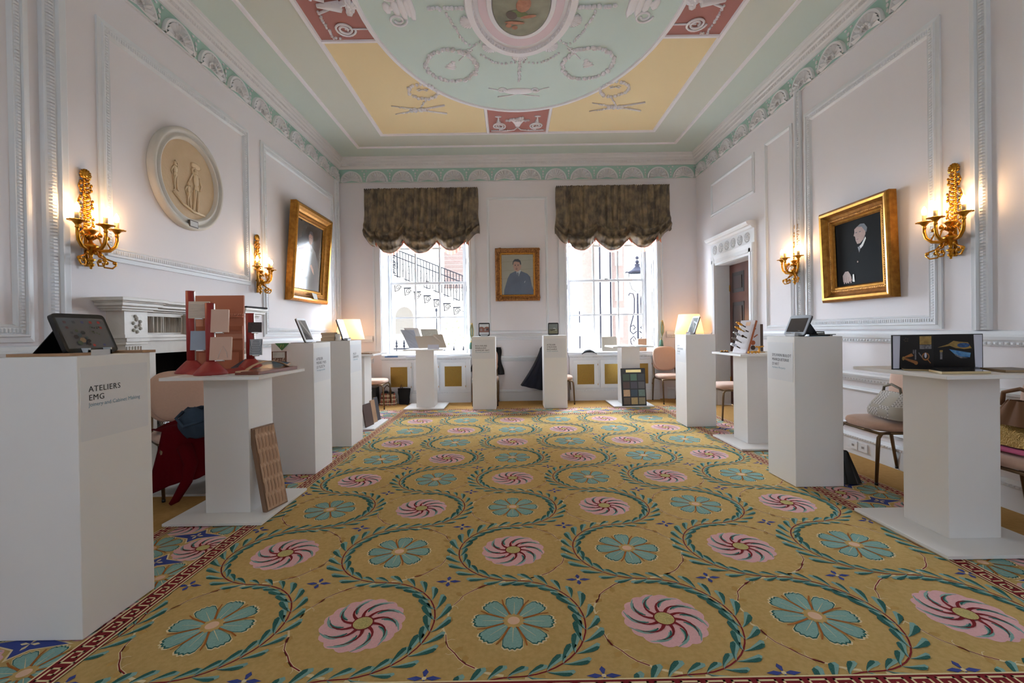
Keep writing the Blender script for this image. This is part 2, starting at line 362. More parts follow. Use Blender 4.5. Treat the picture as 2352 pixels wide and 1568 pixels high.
# ---------------- windows
m_glass = thin('window_glass', (250, 252, 252), 1.0, 0.05)
def window(idx, x0, x1, s0, s1, y_in, sgn, zlow):
    """x0,x1 wall opening; s0,s1 sash box"""
    ys = y_in + .30 * sgn
    def Y(a, b): return (min(y_in + a * sgn, y_in + b * sgn), max(y_in + a * sgn, y_in + b * sgn))
    fr = MB()
    for a, b in ((x0 - .14, x0 + .005), (x1 - .005, x1 + .115)):                         # architrave
        y = Y(-.03, 0); fr.box(a, b, *y, zlow, WZ1 + .14, m_trim)
        y = Y(-.045, -.03); fr.box(a + .01, a + .035, *y, zlow, WZ1 + .14, m_trim); fr.box(b - .035, b - .012, *y, zlow, WZ1 + .14, m_trim)
    y = Y(-.028, 0); fr.box(x0 - .139, x1 + .114, *y, WZ1, WZ1 + .138, m_trim)
    for xa, xb in ((x0, s0), (x1, s1)):                                          # splayed shutter linings with raised panels
        d = Vector((xb - xa, .30 * sgn, 0)); L_ = d.length; dn = d.normalized(); nrm = Vector((-dn.y, dn.x, 0)) * (1 if (xb < (s0 + s1) / 2) == (sgn > 0) else -1)
        nrm = -nrm if nrm.x * ((s0 + s1) / 2 - xa) < 0 else nrm
        def P(t, z, o): q = Vector((xa, y_in, z)) + dn * (t * L_) + nrm * o; return tuple(q)
        fr.add([P(0, zlow, 0), P(1, zlow, 0), P(1, WZ1, 0), P(0, WZ1, 0), P(0, zlow, -.03), P(1, zlow, -.03), P(1, WZ1, -.03), P(0, WZ1, -.03)],
               [(0, 1, 2, 3), (4, 7, 6, 5), (3, 2, 6, 7), (0, 4, 5, 1)], m_trim)
        for za, zb in ((.92, 1.25), (1.33, 1.95), (2.05, 2.45), (2.55, 3.2)):
            for i_, (t0, t1, p0, p1, o) in enumerate(((.22, .8, 0, 0, .008), (.34, .68, .06, -.06, .016))):
                fr.add([P(t0, za + p0, o), P(t1, za + p0, o), P(t1, zb + p1, o), P(t0, zb + p1, o), P(t0, za + p0, 0), P(t1, za + p0, 0), P(t1, zb + p1, 0), P(t0, zb + p1, 0)],
                       [(0, 1, 2, 3), (0, 1, 5, 4), (1, 2, 6, 5), (2, 3, 7, 6), (3, 0, 4, 7)], m_trim)
    y = Y(-.10, .34); fr.box(x0 - .0, x1 + .0, *y, zlow - .04, zlow - .005, m_trim)
    win = fr.build('window_%d' % idx, **ST)
    sb = MB(); z0, z1, zm = .862, 3.40, 2.12
    for a, b in ((s0, s0 + .035), (s1 - .035, s1)): sb.box(a, b, *Y(.27, .33), zlow - .01, WZ1, m_trim)
    for (ya, yb, za, zb) in ((.285, .315, z0 - .02, zm + .02), (.315, .345, zm - .02, z1)):
        y = Y(ya, yb)
        for a, b in ((s0 + .03, s0 + .06), (s1 - .06, s1 - .03)): sb.box(a, b, *y, za, zb, m_trim)
        yh = Y(ya + .0015, yb - .0015); ym = Y(ya + .003, yb - .003); yz = Y(ya + .0045, yb - .0045)
        for a, b in ((za + .001, za + .045), (zb - .04, zb - .001)): sb.box(s0 + .031, s1 - .031, *yh, a, b, m_trim)
        for k in (1, 2):
            xm = s0 + .045 + (s1 - s0 - .09) * k / 3; sb.box(xm - .016, xm + .016, *ym, za + .002, zb - .002, m_trim)
        zmid = (za + zb) / 2 + .005; sb.box(s0 + .032, s1 - .032, *yz, zmid - .015, zmid + .015, m_trim)
    y = Y(.27, .29); xm = (s0 + s1) / 2; sb.box(xm - .03, xm + .03, *y, zm + .02, zm + .035, m_black)
    sb.build('window_sash', parent=win)
    g = MB(); y = Y(.298, .300); g.add([(s0 + .05, y[0], z0), (s1 - .05, y[0], z0), (s1 - .05, y[0], z1), (s0 + .05, y[0], z1)], [(0, 1, 2, 3)], m_glass)
    g.build('window_pane', parent=win)
window(1, WL0, WL1, -2.22, -.81, YB, 1, WZ0)
window(2, WR0, WR1, 1.02, 2.44, YB, 1, WZ0)
window(3, WL0, WL1, -2.22, -.81, YF, -1, .7)  # rear pair, out of view, added to let in fill light from behind
window(4, WR0, WR1, 1.02, 2.44, YF, -1, .7)
# ---------------- door on the right wall
mb = MB()
for a, b in ((DO0 - .155, DO0 + .0), (DO1 - .0, DO1 + .12)):
    vrun(mb, 'R', 0, 2.36, [(a, 0), (a, .046), (a + .02, .055), (a + .035, .04), ((a + b) / 2, .032), ((a + b) / 2 + .01, .04), (b - .02, .04), (b - .015, .028), (b, .028), (b, -.05)], m_trim)
run(mb, 'R', DO0 - .158, DO1 + .123, [(DOZ, -.05), (DOZ, .028), (2.24, .03), (2.25, .04), (2.30, .04), (2.36, .05), (2.36, .03), (2.55, .03), (2.56, .06), (2.585, .08), (2.59, .11), (2.61, .13), (2.635, .14), (2.65, .10), (2.65, 0)], m_trim)
for i in range(6):
    u = DO0 + .02 + i * (DO1 - DO0 - .04) / 5
    for k in range(16):
        a = 2 * PI * k / 16; mb.ball(W('R', u + .062 * math.cos(a), 2.455 + .062 * math.sin(a), .034), .011, m_trim, nu=5, nv=3)
    for k in range(6):
        a = 2 * PI * k / 6; mb.ball(W('R', u + .026 * math.cos(a), 2.455 + .026 * math.sin(a), .034), .016, m_trim, nu=5, nv=3)
wbox(mb, 'R', DO0 - .01, DO0 + .004, 0, DOZ - .004, -.2, -.001, m_trim); wbox(mb, 'R', DO1 - .004, DO1 + .01, 0, DOZ - .004, -.2, -.001, m_trim); wbox(mb, 'R', DO0 + .004, DO1 - .004, DOZ - .004, DOZ + .01, -.2, -.001, m_trim)
door = mb.build('door_1', **ST)
m_mah = mat('mahogany', (92, 46, 30), 0.35, var=(6, .6), rgb2=(60, 28, 20), aniso=(1, 1, .15), coat=.3)
m_mah2 = mat('mahogany_panel', (52, 28, 22), 0.35, var=(6, .6), rgb2=(38, 20, 17), aniso=(1, 1, .15), coat=.3)
mb = MB(); xo = XR + .205
mb.box(xo, xo + .045, DO0, DO1, .01, DOZ, m_mah)
for ya, yb in ((DO0 + .1, DO0 + .44), (DO0 + .57, DO0 + .92)):
    for za, zb in ((.18, .80), (.95, 1.62), (1.77, 2.08)):
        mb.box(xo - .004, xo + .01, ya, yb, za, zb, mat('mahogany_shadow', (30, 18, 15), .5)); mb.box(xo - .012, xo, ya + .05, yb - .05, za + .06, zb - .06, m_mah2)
mb.build('door_leaf', parent=door)
for z_ in (.35, 1.8): MB().tube([(xo - .008, DO1 - .014, z_), (xo - .008, DO1 - .014, z_ + .1)], .008, mat('brass', (190, 140, 60), .3, 1)).build('door_hinge', parent=door)
# ================================================================== CEILING DECORATION (plaster geometry hung a few mm below the slab)
m_c_green = mat('ceiling_sage', (206, 209, 198), 0.75)
m_c_mint = mat('ceiling_mint', (200, 216, 210), 0.75)
m_c_yel = mat('ceiling_yellow', (228, 206, 160), 0.75)
m_c_red = mat('ceiling_terracotta', (164, 108, 100), 0.75)
m_c_pink = mat('ceiling_pink', (222, 200, 206), 0.75)
m_plast = mat('ceiling_plaster', (236, 233, 237), 0.65)
CX, CY = .137, 4.19
def zr(l): return ZC - l * .0015
def crect(mb, x0, x1, y0, y1, l, m): mb.add([(x0, y0, zr(l)), (x1, y0, zr(l)), (x1, y1, zr(l)), (x0, y1, zr(l))], [(3, 2, 1, 0)], m)
def cell(mb, rx, ry, l, m, n=72, cx=CX, cy=CY): mb.add([(cx + rx * math.cos(2 * PI * k / n), cy + ry * math.sin(2 * PI * k / n), zr(l)) for k in range(n)], [tuple(range(n - 1, -1, -1))], m)
def crib(mb, pts, w_, h, m, closed=True):
    n = len(pts); vs = []
    for i, p in enumerate(pts):
        a = Vector(pts[i - 1] if (closed or i) else p); b = Vector(pts[(i + 1) % n] if (closed or i < n - 1) else p)
        t = (b - a).normalized(); nn = Vector((-t.y, t.x)); mlt = 1.0
        if closed and n == 4: mlt = 1.414
        for o, z in ((-w_ / 2, 0), (-w_ * .3, -h), (w_ * .3, -h), (w_ / 2, 0)): vs.append((p[0] + nn.x * o * mlt, p[1] + nn.y * o * mlt, ZC + z))
    fs = []
    for i in range(n if closed else n - 1):
        j = (i + 1) % n
        for k in range(3): fs.append((i * 4 + k, j * 4 + k, j * 4 + k + 1, i * 4 + k + 1))
    mb.add(vs, fs, m)
mb = MB()
X0, X1, Y0, Y1 = -1.955, 2.238, 2 * CY - 6.93, 6.93
O0, O1, P0, P1 = -2.475, 2.738, 2 * CY - 7.40, 7.40
crect(mb, O0, O1, P0, P1, 1, m_c_green); crect(mb, X0, X1, Y0, Y1, 2, m_c_yel)
crect(mb, X0, X1, CY - .52, CY + .52, 3, m_c_red); crect(mb, CX - .45, CX + .45, Y0, Y1, 3, m_c_red)
RX, RY = 1.53, 2.04
cell(mb, RX, RY, 4, m_c_mint)
crib(mb, [(O0, P0), (O1, P0), (O1, P1), (O0, P1)], .05, .02, m_plast); crib(mb, [(X0, Y0), (X1, Y0), (X1, Y1), (X0, Y1)], .055, .024, m_plast)
for s_ in (-1, 1):
    crib(mb, [(CX + s_ * .45, Y0), (CX + s_ * .45, CY - RY * .955)], .05, .02, m_plast, False); crib(mb, [(CX + s_ * .45, CY + RY * .955), (CX + s_ * .45, Y1)], .05, .02, m_plast, False)
    for t_ in (-1, 1):
        xa = CX + s_ * RX * .965; xb = X0 if s_ < 0 else X1
        crib(mb, [(xa, CY + t_ * .52), (xb, CY + t_ * .52)], .05, .02, m_plast, False)
def el(rx, ry, n=72): return [(CX + rx * math.cos(2 * PI * k / n), CY + ry * math.sin(2 * PI * k / n)) for k in range(n)]
crib(mb, el(RX, RY), .06, .024, m_plast)
mb.build('trim_%d' % tn, **ST); tn += 1
# central oval
mb = MB()
cell(mb, .50, .74, 5, m_plast); crib(mb, el(.49, .74), .10, .045, m_plast); cell(mb, .405, .62, 14, m_c_pink); crib(mb, el(.30, .46), .07, .035, m_plast)
for k in range(90):
    a = 2 * PI * k / 90; mb.ball((CX + .455 * math.cos(a), CY + .70 * math.sin(a), ZC - .03), (.012, .012, .012), m_plast, nu=5, nv=3)
for k in range(10):
    a = 2 * PI * (k + .5) / 10
    cx, cy = CX + .54 * math.cos(a), CY + .79 * math.sin(a)
    for q in range(9):
        b = a + (q - 4) * .32; mb.tube([(cx - .05 * math.cos(a), cy - .05 * math.sin(a), ZC - .012), (cx + .085 * math.cos(b), cy + .085 * math.sin(b), ZC - .012)], [.008, .016], m_plast, 5)
mb.build('trim_%d' % tn, **ST); tn += 1
mb = MB(); m_sky = mat('painted_sky', (150, 146, 122), .6, var=(4, .8), rgb2=(108, 104, 84))
cell(mb, .27, .42, 28, m_sky)
m_fl = mat('painted_flesh', (176, 120, 88), .6, var=(20, .6), rgb2=(140, 80, 56)); m_gn = mat('painted_green', (104, 112, 60), .6); m_dk = mat('painted_dark', (90, 70, 54), .6)
zz = zr(28) - .003
def blob(pts, m): mb.add([(CX + x, CY + y, zz) for x, y in pts], [tuple(range(len(pts)))[::-1]], m)
def ov(cx, cy, a, b, r, n=12): return [(cx + a * math.cos(t) * math.cos(r) - b * math.sin(t) * math.sin(r), cy + a * math.cos(t) * math.sin(r) + b * math.sin(t) * math.cos(r)) for t in [2 * PI * k / n for k in range(n)]]
for o_ in ((-.02, .10, .09, .045, .3, m_gn), (-.09, .12, .06, .05, 1.0, m_dk), (.07, .14, .08, .022, -.2, m_fl), (-.06, .22, .10, .022, .1, m_fl), (-.12, .26, .03, .03, 0, m_fl), (-.06, .29, .03, .028, 0, m_fl), (.02, -.02, .07, .1, .2, m_fl), (.0, -.16, .12, .08, .2, m_gn), (.05, -.24, .05, .05, 0, m_fl)):
    blob(ov(*o_[:5]), o_[5]); zz -= .0004
mb.build('ceiling_painting', label='small oval painted panel of flying figures at the centre of the ceiling', category='painting')
# plaster reliefs
def garland(mb, pts, r, m=m_plast, step=.028):
    L_ = 0; P_ = [Vector((p[0], p[1])) for p in pts]
    for i in range(len(P_) - 1):
        d = (P_[i + 1] - P_[i]).length; n = max(1, int(d / step))
        for k in range(n):
            q = P_[i].lerp(P_[i + 1], k / n); j = random.uniform(-.4, .4) * r
            mb.ball((q.x + j, q.y + random.uniform(-.4, .4) * r, ZC - .012), (r * random.uniform(.6, 1), r * random.uniform(.6, 1), r * .7), m, nu=5, nv=3)
def wreath(mb, cx, cy, rx, ry, r): garland(mb, [(cx + rx * math.cos(2 * PI * k / 24), cy + ry * math.sin(2 * PI * k / 24)) for k in range(25)], r)
def urn(mb, cx, cy, s, sx=1, rot=0):
    M = T(cx, cy, ZC - .008, rz=rot)
    for yy, w_ in ((-.9, .35), (-.7, .15), (-.4, .5), (0, .75), (.35, .6), (.5, .8)): mb.ball((0, yy * s, 0), (w_ * s * sx, .25 * s, .014), m_plast, M, 7, 4)
def bow(mb, cx, cy, s):
    for sg in (-1, 1): mb.tube([(cx, cy, ZC - .01), (cx + sg * s, cy + s * .5, ZC - .015), (cx + sg * s * 1.4, cy, ZC - .012), (cx + sg * s * .5, cy - s * .3, ZC - .01)], .007, m_plast, 5)
def scroll(mb, cx, cy, r, a0, turns, sg, th=.008):
    pts = []
    for k in range(int(18 * turns)):
        a = a0 + sg * 2 * PI * k / 18; rr = r * (1 - .75 * k / (18 * turns)); pts.append((cx + rr * math.cos(a), cy + rr * math.sin(a), ZC - .012))
    mb.tube(pts, th, m_plast, 5)
for s_ in (-1, 1):
    mb = MB()                               # mint field reliefs, far half of one side
    for t_ in (1, -1):
        wx, wy = CX + s_ * .78, CY + t_ * .98
        wreath(mb, wx, wy, .29, .30, .036); urn(mb, wx, wy, .085, 1, s_ * -.4 * t_); bow(mb, wx - s_ * .18, wy - t_ * .28, .06)
        mb.tube([(CX + s_ * .47, CY + t_ * .60, ZC - .01), (wx - s_ * .1, wy - t_ * .1, ZC - .01)], .007, m_plast, 5)
        garland(mb, [(CX + s_ * (.42 + .30 * k / 8 - 0), CY + t_ * (.55 - .42 * math.sin(PI * k / 8) * .0 - .45 * k / 8 + .25 * math.sin(PI * k / 8))) for k in range(9)], .02)
        garland(mb, [(CX + s_ * (.05 + .40 * k / 8), CY + t_ * (.92 + .10 * math.sin(PI * k / 8) + (-.18) * k / 8)) for k in range(9)], .02)
        wx, wy = CX + s_ * 1.21, CY + t_ * 1.52; wreath(mb, wx, wy, .18, .17, .032)    # corner trophies on yellow
        bow(mb, wx, wy - t_ * .05, .05)
        ax, ay = CX + s_ * 1.35, CY + t_ * 1.98
        for q in (-1, 1):
            dx, dy = math.cos(.55 * q) * .42, math.sin(.55 * q) * .22
            mb.tube([(ax - dx, ay - dy * t_, ZC - .01), (ax + dx, ay + dy * t_, ZC - .01)], [.006, .016], m_plast, 5)
            garland(mb, [(ax - dx * .7, ay - dy * .7 * t_), (ax + dx * .6, ay + dy * .6 * t_)], .02)
        garland(mb, [(ax - .1, ay), (ax + .1, ay)], .045)
        garland(mb, [(wx, wy + t_ * .18), (ax, ay)], .018)
    cx = CX + s_ * 1.12                      # large shields at the sides
    urn(mb, cx, CY + .05, .16, 1.5, s_ * PI / 2)
    for t_ in (-1, 1): scroll(mb, cx + s_ * .08, CY + .05 + t_ * .16, .09, 0, 1.6, t_, .012)
    garland(mb, [(CX + s_ * .56, CY + .06), (cx - s_ * .22, CY + .06)], .03)
    mb.build('trim_%d' % tn, **ST); tn += 1
mb = MB()
for t_ in (1, -1):
    garland(mb, [(CX, CY + t_ * .84), (CX, CY + t_ * 1.32)], .026); bow(mb, CX, CY + t_ * .86, .06)
    cy = CY + t_ * 1.54
    mb.ball((CX, cy, ZC - .008), (.20, .07, .02), m_plast, nu=16)
    for q in (-1, 1):
        scroll(mb, CX + q * .21, cy - t_ * .03, .055, 0, 1.5, q * t_, .012)
        mb.tube([(CX, cy + t_ * .05, ZC - .01), (CX + q * .12, cy + t_ * .10, ZC - .01), (CX + q * .27, cy + t_ * .13, ZC - .01)], .008, m_plast, 5)
        mb.tube([(CX + q * .2, cy, ZC - .01), (CX + q * .38, cy - t_ * .08, ZC - .01)], .006, m_plast, 5)
    # terracotta panel reliefs
    by = CY + t_ * 2.66
    for q in (-1, 1):
        scroll(mb, CX + q * .28, by - t_ * .16, .105, PI / 2, 2.2, q, .012)
        mb.tube([(CX + q * .28, by - t_ * .16, ZC - .01), (CX + q * .28, by - t_ * .42, ZC - .01)], .009, m_plast, 5)
        for w_ in range(4): mb.ball((CX + q * .28, by - t_ * (.24 + w_ * .045), ZC - .01), (.045 - w_ * .009, .012, .012), m_plast, nu=6, nv=4)
        mb.ball((CX + q * .28, by - t_ * .45, ZC - .01), (.05, .014, .014), m_plast)
        mb.tube([(CX, by - t_ * .12, ZC - .01), (CX + q * .05, by - t_ * .03, ZC - .01), (CX + q * .17, by, ZC - .01), (CX + q * .40, by - t_ * .01, ZC - .01)], .011, m_plast, 5)
        garland(mb, [(CX + q * .1, by - t_ * .02), (CX + q * .42, by - t_ * .02)], .014)
    mb.lathe([(.0, 0), (.03, .02), (.05, .1), (.09, .2), (.12, .24)], m_plast, 10, T(CX, by - t_ * .1, ZC - .005, rx=PI / 2 * t_) @ Matrix.Diagonal((1, .15, 1, 1)))
    garland(mb, [(CX - .15, by - t_ * .33), (CX + .15, by - t_ * .33), (CX, by - t_ * .38), (CX - .1, by - t_ * .36), (CX + .1, by - t_ * .41)], .03)
for s_ in (-1, 1):                            # side terracotta panels
    bx = CX + s_ * 1.98
    for q in (-1, 1):
        scroll(mb, bx - s_ * .22, CY + q * .33, .105, 0, 2.2, q, .012)
        mb.tube([(bx - s_ * .22, CY + q * .33, ZC - .01), (bx - s_ * .46, CY + q * .33, ZC - .01)], .009, m_plast, 5)
        mb.ball((bx - s_ * .47, CY + q * .33, ZC - .01), (.02, .05, .014), m_plast)
        garland(mb, [(bx - s_ * .06, CY + q * .08), (bx - s_ * .05, CY + q * .46), (bx - s_ * .16, CY + q * .47)], .02)
        mb.tube([(bx - s_ * .06, CY + q * .1, ZC - .01), (bx - s_ * .17, CY + q * .05, ZC - .01)], .014, m_plast, 5)
    garland(mb, [(bx - s_ * .2, CY), (bx - s_ * .42, CY - .03), (bx - s_ * .36, CY + .09), (bx - s_ * .38, CY - .1)], .045)
    mb.tube([(bx - s_ * .08, CY, ZC - .01), (bx - s_ * .3, CY, ZC - .01)], [.02, .06], m_plast, 6)
mb.build('trim_%d' % tn, **ST); tn += 1
# ================================================================== PATTERNED CARPET
m_g = mat('carpet_gold', (214, 180, 118), 0.95, spec=0.05, var=(55, .5), rgb2=(194, 158, 92), bump=(700, .003))
m_gd = mat('carpet_gold_dark', (186, 150, 88), .95, spec=.05)
m_cr = mat('carpet_cream', (226, 206, 162), .95, spec=.05)
m_ma = mat('carpet_maroon', (122, 36, 42), .95, spec=.05, var=(300, .4), rgb2=(150, 60, 60))
m_tl = mat('carpet_teal', (140, 176, 168), .95, spec=.05, var=(120, .6), rgb2=(122, 158, 150))
m_gr = mat('carpet_green', (44, 92, 86), .95, spec=.05, var=(300, .5), rgb2=(84, 130, 122))
m_pk = mat('carpet_pink', (226, 178, 178), .95, spec=.05, var=(120, .5), rgb2=(214, 160, 162))
m_bl = mat('carpet_blue', (64, 76, 142), .95, spec=.05, var=(300, .3), rgb2=(90, 100, 160))
m_rs = mat('carpet_rust', (164, 100, 50), .95, spec=.05)
GX0, GX1, GY0, GY1 = -1.63, 2.225, 1.555, 6.50
IX0, IX1, IY0, IY1 = GX0 - .097, GX1 + .097, GY0 - .09, GY1 + .09
BX0, BX1, BY0, BY1 = -2.14, 2.74, GY0 - .5, 7.0
QX0, QX1, QY0, QY1 = -2.225, 2.83, BY0 - .09, 7.09
cm = MB()
H0 = .006
cm.box(QX0, QX1, QY0, QY1, .0005, H0, m_g)
def clip(poly, ax, lim, keep):
    out = []
    for i in range(len(poly)):
        a = poly[i - 1]; b = poly[i]; ia = (a[ax] - lim) * keep >= 0; ib = (b[ax] - lim) * keep >= 0
        if ia != ib:
            t = (lim - a[ax]) / (b[ax] - a[ax]); out.append((a[0] + (b[0] - a[0]) * t, a[1] + (b[1] - a[1]) * t))
        if ib: out.append(b)
    return out
CL = None
def cp(pts, l, m):
    if CL:
        for ax, lim, keep in ((0, CL[0], 1), (0, CL[1], -1), (1, CL[2], 1), (1, CL[3], -1)):
            pts = clip(pts, ax, lim, keep)
            if len(pts) < 3: return
    a = sum(pts[i - 1][0] * pts[i][1] - pts[i][0] * pts[i - 1][1] for i in range(len(pts)))
    if a < 0: pts = pts[::-1]
    cm.add([(x, y, H0 + l * .0004) for x, y in pts], [tuple(range(len(pts)))], m)
def xf(pts, x, y, a=0, s=1): c, d = math.cos(a) * s, math.sin(a) * s; return [(x + p[0] * c - p[1] * d, y + p[0] * d + p[1] * c) for p in pts]
def stroke(pts, w0, w1, l, m):
    L_ = []; R_ = []; n = len(pts)
    for i, p in enumerate(pts):
        a = pts[max(0, i - 1)]; b = pts[min(n - 1, i + 1)]; dx, dy = b[0] - a[0], b[1] - a[1]; d = math.hypot(dx, dy) or 1
        w_ = (w0 + (w1 - w0) * i / (n - 1)) / 2; L_.append((p[0] - dy / d * w_, p[1] + dx / d * w_)); R_.append((p[0] + dy / d * w_, p[1] - dx / d * w_))
    for i in range(n - 1): cp([L_[i], L_[i + 1], R_[i + 1], R_[i]], l, m)
def petal_curve(r0, r1, sw, wb, wt, n=6):
    """swirled petal polygon from radius r0 to r1 bending by sw radians"""
    A = []; B = []
    for i in range(n + 1):
        t = i / n; r = r0 + (r1 - r0) * t; a = sw * t * t; w_ = (wb + (wt - wb) * math.sin(PI * min(t * 1.05, 1) * .62)) * (1 - .75 * t ** 5); A.append((r * math.cos(a) - w_ * -math.sin(a) * -1, r * math.sin(a) + w_ * math.cos(a))); B.append((r * math.cos(a) + w_ * math.sin(a), r * math.sin(a) - w_ * math.cos(a)))
    return A + B[::-1]
def pink_flower(x, y, s=1.0, a0=0.0):
    n = 64; cp(xf([((.163 + .012 * abs(math.sin(8 * 2 * PI * k / n))) * math.cos(2 * PI * k / n), (.163 + .012 * abs(math.sin(8 * 2 * PI * k / n))) * math.sin(2 * PI * k / n)) for k in range(n)], x, y, a0, s), 1, m_pk)
    for k in range(10):
        a = a0 + 2 * PI * k / 10
        cp(xf(petal_curve(.085, .168, -.55, .005, .014), x, y, a + .28, s), 2, m_tl); cp(xf(petal_curve(.075, .150, -.50, .003, .0055), x, y, a + .34, s), 3, m_gr)
        cp(xf(petal_curve(.03, .138, -.6, .009, .0048), x, y, a, s), 4, m_ma)
    cp(xf([(.046 * math.cos(2 * PI * k / 20), .046 * math.sin(2 * PI * k / 20)) for k in range(20)], x, y, 0, s), 5, m_ma)
    cp(xf([(.040 * math.cos(2 * PI * k / 20), .040 * math.sin(2 * PI * k / 20)) for k in range(20)], x, y, 0, s), 6, mat('carpet_sage', (204, 186, 124), .95, spec=.05, var=(200, .7), rgb2=(156, 144, 92)))
PET = [(.028, -.008), (.07, -.028), (.115, -.046), (.150, -.046), (.163, -.034), (.160, -.020), (.170, -.012), (.164, 0), (.170, .012), (.160, .020), (.163, .034), (.150, .046), (.115, .046), (.07, .028), (.028, .008)]
def teal_flower(x, y, s=1.0, a0=0.0):
    for k in range(8):
        a = a0 + 2 * PI * k / 8 + PI / 2
        cp(xf([(px * 1.06, py * .93) for px, py in PET], x, y, a, s), 1, m_cr)
        cp(xf([(px * 1.015, py * .88) for px, py in PET], x, y, a, s), 2, m_gr); cp(xf([(px * .985 - .002, py * .80) for px, py in PET], x, y, a, s), 3, m_tl)
        stroke(xf([(.04, 0), (.13, .0)], x, y, a, s), .003, .001, 4, m_cr)
        stroke(xf([(.04, 0), (.12, .003), (.158, -.004)], x, y, a + PI / 8, s), .009, .005, 5, m_rs); stroke(xf([(.04, 0), (.11, 0)], x, y, a + PI / 8, s), .012, .001, 4, m_gr)
    cp(xf([((.048 - .008 * (k % 2)) * math.cos(2 * PI * k / 24), (.048 - .008 * (k % 2)) * math.sin(2 * PI * k / 24)) for k in range(24)], x, y, 0, s), 6, m_g)
    cp(xf([(.026 * math.cos(2 * PI * k / 16), .026 * math.sin(2 * PI * k / 16)) for k in range(16)], x, y, 0, s), 7, mat('carpet_blush', (226, 188, 158), .95, spec=.05))
LEAF = [(0, -.0015), (.02, -.005), (.045, -.0105), (.060, -.010), (.068, 0), (.062, .009), (.045, .008), (.02, .0025)]
def leaf(x, y, a, s, bend):
    pts = [(px, py + bend * px * px * 6) for px, py in LEAF]
    cp(xf(pts, x, y, a, s), 3, m_tl); cp(xf([(px * .9 + .002, py * .62 - .002 * (1 if bend > 0 else -1)) for px, py in pts], x, y, a, s), 4, m_gr)
PXc, PYc, OX, OY = .632, .612, -.010, 1.875
def vine_pt(xc, j, side, t): # t 0..1 from top to bottom of the half ellipse round flower j
    a = PI / 2 + side * PI * t; return (xc + .298 * math.cos(a), OY + PYc * j + (PYc / 2) * math.sin(a))
for k in range(-3, 5):
    xc = OX + PXc * k
    for j in range(-1, 9):
        CL = (GX0, GX1, GY0, GY1); yc = OY + PYc * j
        if -2 <= k <= 3 and 0 <= j <= 7: (teal_flower if (k + j) % 2 == 0 else pink_flower)(xc, yc, 1, random.uniform(-.05, .05))
        side = 1 if j % 2 else -1            # leafy stem: left of odd rows, right of even rows
        pts = [vine_pt(xc, j, side, t / 24) for t in range(25)]; stroke(pts, .006, .006, 2, m_ma)
        for q in range(13):
            t = (q + .35) / 13; p = vine_pt(xc, j, side, t); p2 = vine_pt(xc, j, side, t + .01); dr = math.atan2(p[1] - p2[1], p[0] - p2[0])
            if j % 2 == 0: dr = math.atan2(p2[1] - p[1], p2[0] - p[0]) + PI
            sc_ = random.uniform(.95, 1.2) * (.85 + .35 * math.sin(PI * t))
            leaf(p[0], p[1], dr + .72, sc_ * 1.42, -.7); leaf(p[0], p[1], dr - .72, sc_ * 1.3, .7)
        pts = []                              # faint cream stem mirrored on the other side
        for t in range(25):
            a = PI / 2 - side * PI * t / 24; rr = .288 + .006 * math.sin(t * 2.1); pts.append((xc + rr * math.cos(a), yc + (PYc / 2 - .004) * math.sin(a)))
        stroke(pts[1:12], .012, .008, 1, m_cr); stroke(pts[12:24], .008, .012, 1, m_cr); stroke(pts[3:10], .005, .003, 2, m_ma); stroke(pts[14:21], .003, .005, 2, m_ma)
        for t in range(3, 22, 2):
            x_, y_ = pts[t]; d = random.uniform(0, 6.28)
            cp(xf([(0, 0), (.015, .014), (.035, .012), (.045, 0), (.03, -.012)], x_, y_, d, 1), 1, m_gd)
            stroke(xf([(0, 0), (.02, .012), (.034, .010)], x_, y_, d + 2, 1), .004, .002, 1.5, m_cr)
        sx_, sy_ = xc + PXc / 2, yc + PYc / 2
        for q in range(4): cp(xf([(0, 0), (.03, -.011), (.062 if q % 2 == 0 else .045, 0), (.03, .011)], sx_, sy_, q * PI / 2, 1), 3, m_bl)
        cp(xf([(.009 * math.cos(a * PI / 3), .009 * math.sin(a * PI / 3)) for a in range(6)], sx_, sy_), 4, m_cr)
CL = None
# Greek key strips
def key_strip(x, y, L_, w_, ang, l=9):
    """strip starting at x,y running L_ along ang, width w_ to its left"""
    def R_(a, b, c, d, lv, m): cp(xf([(a, c), (b, c), (b, d), (a, d)], x, y, ang), lv, m)
    R_(0, L_, 0, w_, l, m_ma)
    e = w_ * .075; R_(0, L_, 0, e, l + 1, m_cr); R_(0, L_, w_ - e, w_, l + 1, m_cr)
    n = max(1, round(L_ / .088)); p = L_ / n; u = (w_ - 2 * e) / 9.0
    for i in range(n):
        a = i * p; b0 = e + u * 1.1; v = (w_ - 2 * e - 2.2 * u); q = p / 8; t = u * .95
        R_(a, a + t, b0, b0 + v, l + 1, m_cr); R_(a, a + 6.2 * q, b0 + v - t, b0 + v, l + 1, m_cr)
        R_(a + 6.2 * q - t, a + 6.2 * q, b0 + v * .30, b0 + v, l + 1, m_cr); R_(a + 2.6 * q, a + 6.2 * q, b0 + v * .30, b0 + v * .30 + t, l + 1, m_cr)
        R_(a + 2.6 * q, a + 2.6 * q + t, b0 + v * .30, b0 + v * .66, l + 1, m_cr); R_(a, a + p, b0, b0 + t * .9, l + 1, m_cr)
key_strip(IX0 + .097, QY0, QY1 - QY0, .097, PI / 2); key_strip(IX1, QY0, QY1 - QY0, .097, PI / 2)
key_strip(BX0, QY0, QY1 - QY0, .085, PI / 2, 11); key_strip(QX1, QY0, QY1 - QY0, .09, PI / 2, 11)
